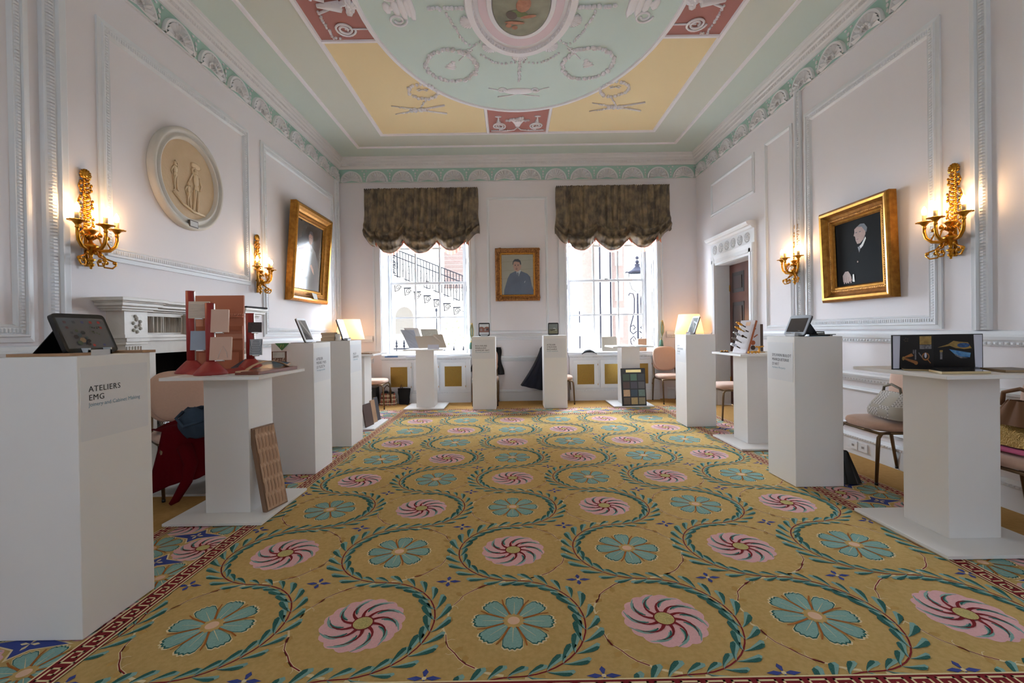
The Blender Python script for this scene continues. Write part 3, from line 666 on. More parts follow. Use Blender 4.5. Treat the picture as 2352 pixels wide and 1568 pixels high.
key_strip(GX0, GY1, GX1 - GX0, .09, 0, 6); key_strip(GX0, IY0, GX1 - GX0, .09, 0, 6); key_strip(QX0, BY1, QX1 - QX0, .09, 0, 6); key_strip(QX0, QY0, QX1 - QX0, .09, 0, 6)
# floral border
def bstar(x, y, a):
    P_ = []
    for q in range(4):
        b = q * PI / 2; r = .155 if q % 2 == 0 else .085
        P_ += [(r * math.cos(b), r * math.sin(b)), (.045 * math.cos(b + PI / 4), .045 * math.sin(b + PI / 4))]
    cp(xf([(p[0] * 1.12, p[1] * 1.2) for p in P_], x, y, a), 1, m_cr); cp(xf(P_, x, y, a), 2, m_bl)
    for q in range(4): cp(xf([(0, 0), (.025, -.008), (.04, 0), (.025, .008)], x, y, a + q * PI / 2), 3, m_cr)
def border(x0, x1, y0, y1, vert, pitch, ph):
    global CL
    CL = (x0, x1, y0, y1); n = int(((y1 - y0) if vert else (x1 - x0)) / pitch) + 2
    for i in range(-1, n):
        c = (y0 if vert else x0) + ph + i * pitch
        if vert: bstar((x0 + x1) / 2, c, PI / 2 * 0)
        else: bstar(c, (y0 + y1) / 2, 0)
        m_ = c + pitch / 2
        for e_, q in ((0, i % 2), (1, (i + 1) % 2)):
            fx, fy = ((x0 + .06, x1 - .06)[e_], m_) if vert else (m_, (y0 + .05, y1 - .05)[e_])
            (teal_flower if q else pink_flower)(fx, fy, .85)
    CL = None
border(BX0, IX0, QY0, QY1, True, .315, 2.725 - QY0 - .315 * 6); border(IX1, BX1, QY0, QY1, True, .33, 3.103 - QY0 - .33 * 6)
border(IX0, IX1, IY1, BY1, False, .378, -1.22 - IX0); border(IX0, IX1, BY0, IY0, False, .378, .1)
cm.build('carpet', label='large gold floor carpet woven with pink and teal flowers and a Greek key border', category='carpet')
# ================================================================== measuring helper: a photo pixel plus one known coordinate gives a point
def at(u, v, x=None, y=None, z=None):
    a = (u - 1176) / 1031.65; b = (v - 784 + 16.23) / 1031.65; cr, sr = math.cos(.0153), math.sin(.0153)
    a, b = a * cr - b * sr, a * sr + b * cr; Y = 1.0; Z = -b; cp_, sp = math.cos(.0067), math.sin(.0067)
    Y, Z = Y * cp_ + Z * sp, -Y * sp + Z * cp_; X = a; X, Y = X + Y * .0008, Y - X * .0008
    t = x / X if x is not None else (y / Y if y is not None else (z - 1.22) / Z)
    return Vector((t * X, t * Y, 1.22 + t * Z))
def slab(mb, q, th, m, m2=None):
    """quad q of 3 d points (counter-clockwise seen from the front) given real thickness to its back"""
    q = [Vector(p) for p in q]; n = (q[1] - q[0]).cross(q[-1] - q[0]).normalized(); k = len(q)
    b = [p - n * th for p in q]
    mb.add(q, [tuple(range(k))], m); mb.add(q + b, [tuple(range(2 * k - 1, k - 1, -1))] + [((i + 1) % k, i, k + i, k + (i + 1) % k) for i in range(k)], m2 or m)
# ================================================================== PLINTHS
PW, PH = .364, 1.136
m_vinyl = mat('label_vinyl', (222, 222, 224), 0.35, spec=.5)
m_whiteedge = m_white
def plinth(cx, cy, face, lines, tag_, label, off=.045, ztop=1.003, tagl=None, size=.0335):
    t = thing('display_plinth', label, 'plinth', (cx, cy, .0102), 0, 'tall white display plinths')
    h = PW / 2
    MB().box(-h, h, -h, h, 0, PH, m_white).build('plinth_body', t, bevel=.003)
    rz = {'+x': PI / 2, '-x': -PI / 2, '-y': 0}[face]; R_ = Matrix.Rotation(rz, 4, 'Z')
    s = MB(); s.box(-h + .012, h - .02, -h - .0012, -h + .001, .79, 1.09, m_vinyl, R_); s.build('label_sheet', t)
    mb = MB(); z = ztop - .022
    for ln in lines:
        text(mb, ln, size, m_text, R_ @ Matrix.Translation((-h + off, -h - .0022, z)), spacing=1.12); z -= .0355
    z += .0105
    text(mb, tag_, size * .68, m_textblue, R_ @ Matrix.Translation((-h + off, -h - .0022, z)), spacing=1.0)
    mb.build('lettering', t)
    return t
plinth(-1.919, 1.975, '+x', ['ATELIERS', 'EMG'], 'Joinery and Cabinet Making', 'white plinth lettered ATELIERS EMG, the nearest on the fireplace side', ztop=1.010)
plinth(-1.897, 4.064, '+x', ['ATELIER', 'PIERRE-YVES', "LE FLOC'H"], 'The lacquer painter', "white plinth lettered ATELIER PIERRE-YVES LE FLOC'H with a green paper corner", off=.052)
plinth(-1.917, 4.998, '+x', ['JALLU', '\u00c9B\u00c9NISTES'], 'Cabinet makers', 'white plinth lettered JALLU EBENISTES with a stack of pale blocks on top', off=.085)
plinth(-.439, 7.167, '-y', ['ROUVEURE', 'MARQUEZ', 'GYPSUM ART'], 'Decorative plasterwork', 'white plinth lettered ROUVEURE MARQUEZ GYPSUM ART beside the far window pier', off=.052)
plinth(.676, 7.186, '-y', ['ATELIER', 'STEAVEN', 'RICHARD'], 'Artistic metalwork', 'white plinth lettered ATELIER STEAVEN RICHARD in front of the far wall', off=.052)
plinth(2.326, 5.708, '-x', ['REMY', 'SERRURERIE', "D'ART"], 'Locksmith', 'white plinth in front of the lit table lamp and salmon chair', off=.074)
plinth(2.315, 3.57, '-x', ['SYLVAIN BULOT', 'MARQUETERIE', "D'ART"], 'Furniture Marquetry', "white plinth lettered SYLVAIN BULOT MARQUETERIE D'ART on the door side", off=.076, ztop=1.0, size=.031)
# ================================================================== PEDESTAL TABLES
def pedestal(cx, cy, label, s=.635, cw=.29, top=.95, cxo=0, cyo=0):
    t = thing('pedestal_table', label, 'pedestal', (cx, cy, .008), 0, 'white pedestal tables with square tops'); h = s / 2
    MB().box(-h, h, -h, h, .004, .022, m_white).build('base_board', t, bevel=.002)
    MB().box(cxo - cw / 2, cxo + cw / 2, cyo - cw / 2, cyo + cw / 2, .022, top - .02, m_white).build('column', t, bevel=.002)
    MB().box(-h, h, -h, h, top - .02, top, m_white).build('table_top', t, bevel=.002)
    return t
TP = .95
pedestal(-1.925, 3.165, 'white pedestal table holding the red sample stand, nearest the fireplace', cw=.30)
pedestal(2.545, 2.617, 'white pedestal table holding the open black photo album', cxo=.02, cyo=.02)
pedestal(2.56, 4.72, 'white pedestal table holding the board of brass door handles', cyo=.04)
pedestal(-1.40, 7.35, 'white pedestal table with plaster sheets in front of the stair window')
pedestal(1.895, 7.31, 'white pedestal table with two dark booklets before the lamp post window')
pedestal(-2.05, 5.93, 'white pedestal table behind the JALLU plinth with thin boards on it', top=.95)
# ================================================================== BANQUET CHAIRS
m_fab = mat('salmon_chair_fabric', (206, 170, 148), 0.8, sheen=.3, var=(60, .3), rgb2=(194, 158, 136), bump=(500, .0006))
m_brz = mat('bronze_frame', (118, 96, 72), 0.35, 0.8)
def squircle(n, a, b, e=4.0):
    out = []
    for k in range(n):
        t = 2 * PI * k / n; c, s = math.cos(t), math.sin(t); out.append((a * math.copysign(abs(c) ** (2 / e), c), b * math.copysign(abs(s) ** (2 / e), s)))
    return out
def pad(mb, outline, h, m, M, rnd=.35):
    """upholstered pad: outline in local xy, thickness h along z, softened rim"""
    n = len(outline); rings = []
    for sc, z in ((.86, 0), (.96, h * .10), (1.0, h * .4), (1.0, h * .62), (.96, h * .86), (.86, h * .98), (.6, h * 1.06), (.25, h * 1.09)): rings.append([(x * sc, y * sc, z) for x, y in outline])
    vs = [p for r in rings for p in r]; fs = [tuple(range(n - 1, -1, -1))]
    for i in range(len(rings) - 1):
        for k in range(n): fs.append((i * n + k, i * n + (k + 1) % n, (i + 1) * n + (k + 1) % n, (i + 1) * n + k))
    fs.append(tuple((len(rings) - 1) * n + k for k in range(n))); mb.add(vs, fs, m, True, M)
def make_chair(label, loc, rz):
    t = thing('banquet_chair', label, 'chair', loc, rz, 'salmon banquet chairs with bronze legs')
    s = MB(); pad(s, squircle(40, .225, .215, 3.4), .07, m_fab, T(0, 0, .40)); s.build('seat', t)
    bo = []
    for k in range(44):
        a = 2 * PI * k / 44; c, s_ = math.cos(a), math.sin(a); wd = .205 + .022 * s_; bo.append((wd * math.copysign(abs(c) ** .62, c), .205 * math.copysign(abs(s_) ** .72, s_)))
    b = MB(); M = T(0, .235, .715, rx=PI / 2 - .16)
    pad(b, bo, .045, m_fab, M); pad(b, bo, .02, m_fab, M @ T(0, 0, .001, rx=PI)); b.build('backrest', t)
    f = MB()
    f.tube([(-.20, -.19, .392), (.20, -.19, .392), (.205, .19, .392), (-.205, .19, .392)], .011, m_brz, closed=True)
    for x in (-.185, .185):
        f.tube([(x, .19, .392), (x * 1.03, .215, .46), (x, .24, .54), (x * .96, .265, .66)], .013, m_brz)
    f.build('seat_frame', t)
    for x, y in ((-.2, -.19), (.2, -.19), (-.2, .2), (.2, .2)):
        sy = -1 if y < 0 else 1
        l = MB(); l.tube([(x, y * .6, .395), (x * 1.01, y * .93, .39), (x * 1.03, y + sy * .012, .36), (x * 1.04, y + sy * .018, .3), (x * 1.02, y + sy * (.03 if sy < 0 else .06), .02)], [.011, .013, .014, .014, .011], m_brz)
        l.tube([(x * 1.02, y + sy * (.03 if sy < 0 else .06), .02), (x * 1.02, y + sy * (.03 if sy < 0 else .061), 0)], .012, m_black)
        l.build('leg', t)
    return t
ch = make_chair('salmon banquet chair pulled up to the fireplace with a red coat hanging on it', (-2.58, 3.56, .018), .85)
def chair(label, x, y, rz, z=0): return dup(ch, (x, y, z), rz, label)
chair('salmon banquet chair standing beside the tan checked bag', -2.28, 7.40, PI / 2)
chair('salmon banquet chair hidden behind the ROUVEURE plinth with a black jacket on it', -.45, 7.59, .0)
chair('salmon banquet chair behind the STEAVEN RICHARD plinth under a navy coat', .80, 7.60, PI / 2)
chair('salmon banquet chair with its back to the lit lamp, facing the room', 2.64, 7.50, .06)
chair('salmon banquet chair standing sideways in front of the mahogany door', 2.95, 6.08, -PI / 2 + .05, .0102)
chair('salmon banquet chair carrying the grey and white checked handbag', 2.98, 3.60, -PI / 2 - .03, .0102)
chair('salmon banquet chair carrying the gold and brown handbag', 3.0, 2.63, -PI / 2)
# ================================================================== GILT SCONCES
m_gilt = mat('gilt_brass', (206, 146, 50), 0.28, 1.0, var=(40, .5), rgb2=(150, 96, 30))
m_candle = mat('candle_sleeve', (206, 176, 130), .5)
m_bulb = emis('bulb_glow', (255, 204, 146), 80)
def make_sconce(label, loc, rz):
    """local: x along the wall, y away from the wall, z up from the lowest finial"""
    t = thing('wall_sconce', label, 'wall lamp', loc, rz, 'gilt three candle wall sconces')
    b = MB()
    b.tube([(0, .012, .02), (0, .014, .64)], [.012, .009], m_gilt)
    for k in range(9):                      # shell
        a = PI * k / 8 * 1.25 - PI * .125; b.tube([(0, .015, .635), (math.cos(a) * .036, .02, .66 + math.sin(a) * .038)], [.006, .012], m_gilt, 6)
    b.ball((0, .018, .655), (.02, .012, .02), m_gilt)
    for (cz, rx_, rz_) in ((.575, .042, .048), (.46, .05, .062), (.335, .055, .06)):  # beaded ribbon loops
        for k in range(16):
            a = 2 * PI * k / 16
            if abs(math.cos(a)) < .2: continue
            b.ball((math.cos(a) * rx_, .014 + .01 * (k % 2), cz + math.sin(a) * rz_), (.009, .007, .012), m_gilt, nu=6, nv=4)
        b.tube([(math.cos(2 * PI * k / 20) * rx_, .012, cz + math.sin(2 * PI * k / 20) * rz_) for k in range(20)], .0035, m_gilt, 5, closed=True)
    for k in range(22):                     # foliage up the stem
        z = .30 + k * .015; s_ = -1 if k % 2 else 1
        b.ball((s_ * .012, .022, z), (.017, .009, .010), m_gilt, T(0, 0, 0), nu=6, nv=4)
        b.tube([(0, .018, z), (s_ * .022, .03, z + .014), (s_ * .028, .024, z + .022)], [.006, .005, .002], m_gilt, 5)
    b.lathe([(0, .0), (.008, .004), (.006, .012), (.018, .025), (.022, .035), (.010, .045), (.014, .055), (.030, .068), (.010, .078), (.012, .10), (.030, .125), (.042, .15), (.050, .165), (.028, .175), (.012, .19), (.010, .215), (.020, .24), (.034, .262), (.046, .272), (.02, .28), (0, .285)], m_gilt, 14, T(0, .045, 0))
    for k in range(9):
        a = PI * k / 8; b.tube([(0, .04, .20), (math.cos(a) * .05, .05 + .02 * math.sin(a), .235), (math.cos(a) * .075, .045 + .03 * math.sin(a), .215)], [.008, .009, .003], m_gilt, 5)
    b.build('backplate', t)
    for k, (ax, ay) in enumerate(((-.150, .10), (0, .155), (.150, .10))):
        if k == 1: ax = .001
        a = MB(); d = Vector((ax, ay, 0))
        P = lambda f, z: (ax * f, .045 + (ay - .045) * f, z)
        a.tube([P(0, .155), P(.35, .135), P(.7, .145), P(.93, .18), P(1.0, .22), P(1.0, .262)], [.013, .012, .012, .012, .011, .010], m_gilt, 8)
        a.tube([P(.3, .13), P(.55, .085), P(.85, .07), P(.95, .045), P(.80, .02), P(.5, .022), P(.42, .05), P(.6, .062)], [.006] * 7 + [.004], m_gilt, 6)
        a.tube([P(.75, .16), P(.62, .2), P(.5, .235), P(.62, .25), P(.72, .235)], [.005] * 5, m_gilt, 6)
        for q, zz in ((.58, .055), (.66, .232), (.9, .06), (.35, .11)): a.ball(P(q, zz), .014, m_gilt, nu=7, nv=5)
        a.lathe([(.009, .25), (.014, .262), (.010, .27), (.018, .285), (.030, .298), (.048, .304), (.046, .308), (.02, .302), (0, .30)], m_gilt, 18, Matrix.Translation((ax, ay, 0)))
        for q in range(12):
            an = 2 * PI * q / 12; a.ball((ax + .045 * math.cos(an), ay + .045 * math.sin(an), .305), (.011, .011, .004), m_gilt, nu=6, nv=4)
        arm = a.build('candle_arm', t)
        MB().lathe([(.0135, .304), (.0135, .358), (.006, .360)], m_candle, 14, Matrix.Translation((ax, ay, 0))).build('candle_sleeve', arm)
        MB().lathe([(.006, .358), (.013, .372), (.0165, .388), (.013, .404), (.005, .422), (0, .428)], m_bulb, 14, Matrix.Translation((ax, ay, 0))).build('bulb', arm)
    return t
sc0 = make_sconce('lit gilt wall sconce to the left of the oval plaster medallion', (XL + .002, 3.15, 1.70), -PI / 2)
dup(sc0, (XL + .002, 5.27, 1.70), -PI / 2, 'lit gilt wall sconce between the oval medallion and the tall gilt portrait')
dup(sc0, (XR - .002, 5.10, 1.70), PI / 2, 'lit gilt wall sconce between the mahogany door and the dark portrait')
dup(sc0, (XR - .002, 3.29, 1.70), PI / 2, 'lit gilt wall sconce on the door side wall, nearest to the viewer')
# ================================================================== PAINTINGS
m_gframe = mat('gilt_frame', (168, 116, 48), 0.38, .85, var=(25, .6), rgb2=(112, 72, 28), bump=(120, .002))
m_gframe2 = mat('gilt_frame_bright', (206, 150, 68), 0.3, .9, var=(25, .4), rgb2=(150, 104, 40))
m_bframe = mat('brown_carved_frame', (178, 122, 66), 0.45, .6, var=(40, .9), rgb2=(112, 70, 36), bump=(70, .008))
def picture(side, u0, u1, z0, z1, fw, depth, label, paint, carved=0, tilt=0.0, mf=m_gframe, cat_='painting'):
    cu, w2, h = (u0 + u1) / 2, (u1 - u0) / 2, z1 - z0
    p = W(side, cu, z0, .004); rz = {'L': PI / 2, 'R': -PI / 2, 'B': 0}[side]
    t = thing('framed_painting', label, cat_, p, rot=(0, 0, rz))
    def P(x, z, o): return (x, -o - tilt * z / h, z)           # local: x right, -y out of the wall, z up
    f = MB(); prof = [(0, 0), (0, depth * .75), (fw * .10, depth * .9), (fw * .16, depth), (fw * .30, depth * .95), (fw * .45, depth * .6), (fw * .58, depth * .42), (fw * .66, depth * .5), (fw * .74, depth * .5), (fw * .80, depth * .3), (fw * .92, depth * .34), (fw, depth * .2)]
    loops = [[P(-w2 + a, a, o), P(w2 - a, a, o), P(w2 - a, h - a, o), P(-w2 + a, h - a, o)] for a, o in prof]
    for i in range(len(loops) - 1):
        m_ = m_gframe2 if ((i in (2, 3, 9) and not carved) or (carved and i in (8, 9))) else mf
        vs = loops[i] + loops[i + 1]; f.add(vs, [(k, (k + 1) % 4, 4 + (k + 1) % 4, 4 + k) for k in range(4)], m_)
    f.add(loops[0], [(3, 2, 1, 0)], mf)
    if carved:
        for sx in (-1, 1):
            for zz in (0, h):
                for q in range(14): f.ball(P(sx * (w2 - fw * random.uniform(.05, .9)), zz + (1 if zz == 0 else -1) * fw * random.uniform(.05, .9), depth * .9), (.022, .012, .022), mf, nu=6, nv=4)
        nn = int((2 * w2 + h) * 2 / .022)
        for q in range(int(2 * w2 / .03)):
            for zz in (fw * .35, h - fw * .35): f.ball(P(-w2 + .02 + q * .03, zz + random.uniform(-.012, .012), depth * .85), (.014, .008, .016), mf, nu=5, nv=3)
        for q in range(int(h / .03)):
            for sx in (-1, 1): f.ball(P(sx * (w2 - fw * .35) + random.uniform(-.012, .012), .02 + q * .03, depth * .85), (.016, .008, .014), mf, nu=5, nv=3)
    else:
        for q in range(int((h - 2 * fw * .7) / .02)):
            for sx in (-1, 1): f.ball(P(sx * (w2 - fw * .70), fw * .7 + q * .02, depth * .48), (.007, .005, .008), mf, nu=5, nv=3)
        for q in range(int((2 * w2 - 2 * fw * .7) / .02)):
            for zz in (fw * .70, h - fw * .70): f.ball(P(-w2 + fw * .7 + q * .02, zz, depth * .48), (.008, .005, .007), mf, nu=5, nv=3)
    f.build('frame', t)
    c = MB(); a, b = w2 - fw * .97, h - fw * 2 * .97
    lay = [0]
    def shp(pts, m):
        lay[0] += 1; o = depth * .12 + lay[0] * .0002
        c.add([P(x * a, fw * .97 + (y + 1) / 2 * b, o) for x, y in pts], [tuple(range(len(pts)))], m)
    paint(shp); c.build('canvas', t)
    return t, P
def E_(cx, cy, rx, ry, n=20, rot=0): return [(cx + rx * math.cos(q) * math.cos(rot) - ry * math.sin(q) * math.sin(rot), cy + rx * math.cos(q) * math.sin(rot) + ry * math.sin(q) * math.cos(rot)) for q in [2 * PI * k / n for k in range(n)]]
SQ = [(-1, -1), (1, -1), (1, 1), (-1, 1)]
def paint_c(s):
    s(SQ, mat('pc_bg', (158, 154, 138), .35, var=(3, .5), rgb2=(140, 138, 124), coat=.3))
    ln = mat('pc_line', (138, 134, 118), .4)
    for y in (.62, .18, -.22): s([(-1, y), (1, y + .10), (1, y + .12), (-1, y + .02)], ln)
    suit = mat('pc_suit', (78, 86, 102), .35, var=(4, .5), rgb2=(96, 108, 128), coat=.3)
    s([(-.86, -1), (-.84, -.75), (-.62, -.18), (-.46, .05), (-.12, .18), (.22, .18), (.62, .04), (.80, -.12), (.90, -.55), (1, -.8), (1, -1)], suit)
    s([(-.10, .24), (-.02, .02), (.08, -.08), (.12, .02), (.24, .22)], mat('pc_shirt', (176, 180, 184), .4))
    s([(-.03, .10), (.02, -.06), (.06, -.10), (.09, .02), (.05, .12)], mat('pc_tie', (96, 100, 112), .4))
    s(E_(-.02, .44, .24, .29, 24), mat('pc_face', (176, 142, 126), .4, var=(5, .6), rgb2=(156, 120, 106)))
    s(E_(.22, .42, .035, .07, 10), mat('pc_face'))
    hair = mat('pc_hair', (62, 64, 70), .4)
    s([(-.30, .50), (-.28, .66), (-.16, .77), (.06, .78), (.2, .70), (.25, .54), (.2, .46), (.14, .62), (-.1, .66), (-.22, .64), (-.26, .5)], hair)
    for x in (-.13, .05): s(E_(x, .48, .055, .016, 10), hair); s(E_(x, .445, .03, .012, 10), mat('pc_eye', (70, 58, 56), .4))
    s([(-.06, .44), (-.09, .34), (-.02, .33)], mat('pc_shade', (150, 112, 98), .4)); s(E_(-.05, .27, .07, .018, 10), mat('pc_lip', (134, 84, 82), .4))
    s(E_(-.05, .295, .08, .012, 10), mat('pc_hair2', (96, 80, 76), .4)); s([(.42, -.42), (.46, -.40), (.50, -.30), (.45, -.34)], mat('pc_shirt'))
tC, PC = picture('B', -.269, .504, 1.752, 2.668, .112, .05, 'gilt framed portrait of a man in a blue suit hung between the two windows', paint_c, 1, .03, m_bframe)
dkc = dict(coat=.5)
def paint_r(s):
    s(SQ, mat('pr_bg', (16, 14, 13), .7, var=(3, .5), rgb2=(22, 19, 17), spec=.1))
    s([(-.75, -1), (-.6, -.62), (-.55, -.2), (-.2, .12), (.2, .32), (.7, .22), (.95, -.1), (1, -.5), (1, -1)], mat('pr_suit', (11, 11, 13), .7, spec=.1))
    skin = mat('pr_face', (172, 126, 100), .35, var=(5, .8), rgb2=(120, 80, 62), coat=.3)
    s([(-.08, .36), (-.10, .48), (-.16, .51), (-.12, .60), (-.12, .70), (.0, .76), (.2, .74), (.32, .62), (.34, .48), (.26, .34), (.1, .24), (-.02, .24)], skin)
    s([(.0, .76), (.14, .82), (.3, .80), (.42, .66), (.38, .52), (.3, .60), (.2, .72)], mat('pr_hair', (44, 38, 36), .4))
    for q in (-.04, .12): s(E_(q, .59, .045, .014, 8), mat('pr_dark', (60, 42, 34), .4))
    s(E_(.0, .38, .06, .014, 8), mat('pr_lip', (120, 66, 56), .4)); s(E_(.32, .53, .03, .05, 8), skin)
    s([(.08, .16), (.16, .2), (.34, .40), (.36, .34), (.22, .14), (.12, .08)], mat('pr_collar', (206, 200, 190), .4))
    s([(.0, .14), (.08, .16), (.12, .08), (.06, -.04)], mat('pr_tie', (56, 40, 36), .4))
    s([(-.70, -.86), (-.72, -.66), (-.60, -.54), (-.46, -.54), (-.36, -.66), (-.30, -.84), (-.5, -.9)], skin)
    for q in range(4): s([(-.68 + q * .1, -.92), (-.66 + q * .1, -.72), (-.62 + q * .1, -.72), (-.63 + q * .1, -.92)], mat('pr_knuckle', (136, 92, 72), .4))
    s([(-.28, -.88), (-.26, -.66), (-.20, -.66), (-.18, -.9)], mat('pr_collar')); s(E_(-.02, -.3, .03, .03, 8), mat('pr_watch', (130, 90, 60), .4))
picture('R', 3.765, 4.62, 1.462, 2.365, .150, .085, 'gilt framed dark portrait of a seated man, on the door side wall', paint_r, 0, .03)
def paint_l(s):
    s(SQ, mat('pl_bg', (70, 62, 54), .25, var=(2, .6), rgb2=(98, 92, 86), coat=.6))
    s([(-1, .35), (-.5, .55), (-.2, .9), (.5, .9), (.9, .4), (.6, -.1), (-.1, -.1), (-.6, .1)], mat('pl_dark', (52, 42, 36), .25, coat=.6))
    s([(-.9, -1), (-.7, -.3), (-.35, .25), (.1, .38), (.5, .2), (.85, -.3), (.95, -1)], mat('pl_coat', (120, 118, 116), .25, coat=.6, var=(2, .7), rgb2=(92, 90, 90)))
    s([(-.1, .62), (.02, .72), (.2, .68), (.24, .5), (.12, .36), (-.04, .42)], mat('pl_face', (168, 128, 108), .3, var=(6, .7), rgb2=(130, 90, 72)))
    s([(-.12, .62), (.0, .78), (.2, .78), (.28, .6), (.26, .46), (.2, .66), (.02, .7)], mat('pl_hair', (56, 44, 38), .3))
    for q in (.0, .12): s(E_(q, .58, .035, .012, 8), mat('pl_hair'))
    s([(.06, .3), (.12, .38), (.2, .3), (.14, .16)], mat('pl_cravat', (206, 200, 196), .3))
    s([(.1, -.25), (.24, -.2), (.4, -.34), (.46, -.5), (.3, -.4)], mat('pl_hand', (178, 136, 118), .3)); s([(-.5, -.42), (-.36, -.4), (-.3, -.52), (-.44, -.5)], mat('pl_hand'))
    s([(-1, .1), (-.4, .24), (-.4, .18), (-1, -.02)], mat('pl_rose', (150, 112, 100), .3))
tL, PL_ = picture('L', 5.92, 7.10, 1.685, 3.00, .185, .10, 'tall gilt framed portrait of a standing man on the fireplace wall', paint_l, 0, .10)
c = MB(); c.add([PL_(.02, .05, .115), PL_(.18, .05, .10), PL_(.16, .13, .085), PL_(0, .14, .085)], [(0, 1, 2, 3)], mat('paper_grey', (200, 200, 198), .6)); c.build('title_card', tL, solid=.002)
# ---------------- oval plaster medallion
m_med = mat('medallion_stone', (200, 172, 136), .7, var=(6, .5), rgb2=(184, 156, 120), bump=(60, .002)); m_medr = mat('medallion_rim', (206, 200, 190), .6, var=(6, .4), rgb2=(188, 182, 172))
t = thing('oval_medallion', 'large oval plaster medallion with classical figures in relief above the fireplace', 'wall relief', (XL + .002, 4.16, 2.66), PI / 2)
a_, b_ = .455, .455
mb = MB(); prof = [(1.0, 0), (1.0, .045), (.965, .06), (.92, .055), (.90, .035), (.86, .04), (.83, .055), (.80, .05), (.77, .022)]
N = 72; vs = [(a_ * f * math.cos(2 * PI * k / N), -o, b_ * f * math.sin(2 * PI * k / N)) for f, o in prof for k in range(N)]
mb.add(vs, [(i * N + k, i * N + (k + 1) % N, (i + 1) * N + (k + 1) % N, (i + 1) * N + k) for i in range(len(prof) - 1) for k in range(N)], m_medr, True); mb.build('rim', t)
mb = MB(); mb.add([(a_ * .78 * math.cos(2 * PI * k / N), -.022, b_ * .78 * math.sin(2 * PI * k / N)) for k in range(N)], [tuple(range(N))], m_med); mb.build('field', t)
def figure(mb, x, z, h, sw=1):
    Y = -.026; s = h
    B_ = lambda px, pz, rx, rz_: mb.ball((x + px * s * sw, Y, z + pz * s), (rx * s, .012, rz_ * s), m_fig, nu=10, nv=6)
    B_(0, .90, .055, .07); B_(0, .70, .09, .15); B_(.01, .50, .08, .12); B_(-.01, .86, .08, .03)
    mb.tube([(x + .03 * s * sw, Y, z + .48 * s), (x + .05 * s * sw, Y, z + .25 * s), (x + .03 * s * sw, Y, z + .02 * s), (x + .09 * s * sw, Y, z)], [.045 * s, .035 * s, .02 * s, .015 * s], m_fig, 7)
    mb.tube([(x - .04 * s * sw, Y, z + .48 * s), (x - .06 * s * sw, Y, z + .25 * s), (x - .09 * s * sw, Y, z + .03 * s), (x - .14 * s * sw, Y, z)], [.045 * s, .035 * s, .02 * s, .015 * s], m_fig, 7)
    mb.tube([(x + .08 * s * sw, Y, z + .78 * s), (x + .17 * s * sw, Y, z + .62 * s), (x + .12 * s * sw, Y, z + .5 * s)], [.03 * s, .025 * s, .015 * s], m_fig, 6)
    mb.tube([(x - .08 * s * sw, Y, z + .78 * s), (x - .12 * s * sw, Y, z + .92 * s), (x + .0 * s * sw, Y, z + 1.0 * s)], [.03 * s, .025 * s, .02 * s], m_fig, 6)
m_fig = mat('medallion_figure', (214, 188, 152), .65)
mb = MB(); figure(mb, .09, -.27, .42); figure(mb, -.01, -.25, .24, -1); figure(mb, -.17, -.14, .26, -1)
mb.tube([(-.2, -.026, -.16), (-.08, -.028, -.24), (.05, -.028, -.28), (.2, -.026, -.28)], .012, m_fig, 6)
mb.tube([(.05, -.026, .08), (.0, -.028, .0), (.03, -.026, -.1)], .008, m_fig, 6); mb.ball((.09, -.026, .16), (.07, .01, .03), m_fig); mb.build('relief_figures', t)
mb = MB(); mb.box(-.055, .055, -.064, -.05, -.435, -.375, mat('card_frame_dark', (70, 56, 44), .5)); mb.box(-.048, .048, -.066, -.062, -.428, -.382, mat('paper_grey')); mb.build('title_plate', t)
# ================================================================== FIREPLACE MANTEL (left wall)
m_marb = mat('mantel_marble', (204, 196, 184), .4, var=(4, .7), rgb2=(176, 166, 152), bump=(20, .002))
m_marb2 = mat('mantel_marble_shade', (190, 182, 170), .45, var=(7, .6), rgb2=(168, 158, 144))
t = thing('fireplace_mantel', 'carved pale marble fireplace mantel with fluted frieze on the left wall', 'fireplace', (XL, 4.14, 0), PI / 2)
# local: x along wall (+x = away from camera), -y out of wall
def mbx(mb, x0, x1, o0, o1, z0, z1, m=m_marb): mb.box(x0, x1, -o1, -o0, z0, z1, m)
L0, L1_ = -.95, .96
mb = MB()
def crn(x0, x1, o, mir):
    for za, zb, e in ((1.415 + mir * .0015, 1.43, .0), (1.43, 1.45, .02), (1.45, 1.475, .045), (1.475, 1.485, .055), (1.485, 1.51, .07)): mbx(mb, x0 - e, x1 + e, 0, o + e, za + mir * .001, zb - mir * .0015)
crn(L0 + .07, L0 + .36, .16, 0); crn(L1_ - .36, L1_ - .07, .16, 0); crn(L0 + .30, L1_ - .30, .10, 1)
mb.build('mantel_shelf', t, bevel=.003)
mb = MB()
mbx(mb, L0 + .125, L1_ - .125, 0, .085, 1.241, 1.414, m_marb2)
for x0 in (L0 + .12, L1_ - .33): mbx(mb, x0, x0 + .21, 0, .135, 1.24, 1.415)
mbx(mb, -.17, .17, 0, .115, 1.235, 1.41)
n = 20
for sgn in (-1, 1):
    xa, xb = (L0 + .35, -.19) if sgn < 0 else (.19, L1_ - .35)
    for k in range(n):
        x = xa + (k + .5) * (xb - xa) / n; mb.tube([(x, -.088, 1.255), (x, -.088, 1.385)], .0075, m_marb, 6)
for x0 in (L0 + .22, L1_ - .23):
    for q in range(10): mb.ball((x0 + random.uniform(-.05, .05), -.137, 1.26 + q * .013), (.016, .01, .014), m_marb, nu=6, nv=4)
for q in range(22): mb.ball((random.uniform(-.13, .13), -.117, random.uniform(1.26, 1.39)), (.02, .01, .015), m_marb, nu=6, nv=4)
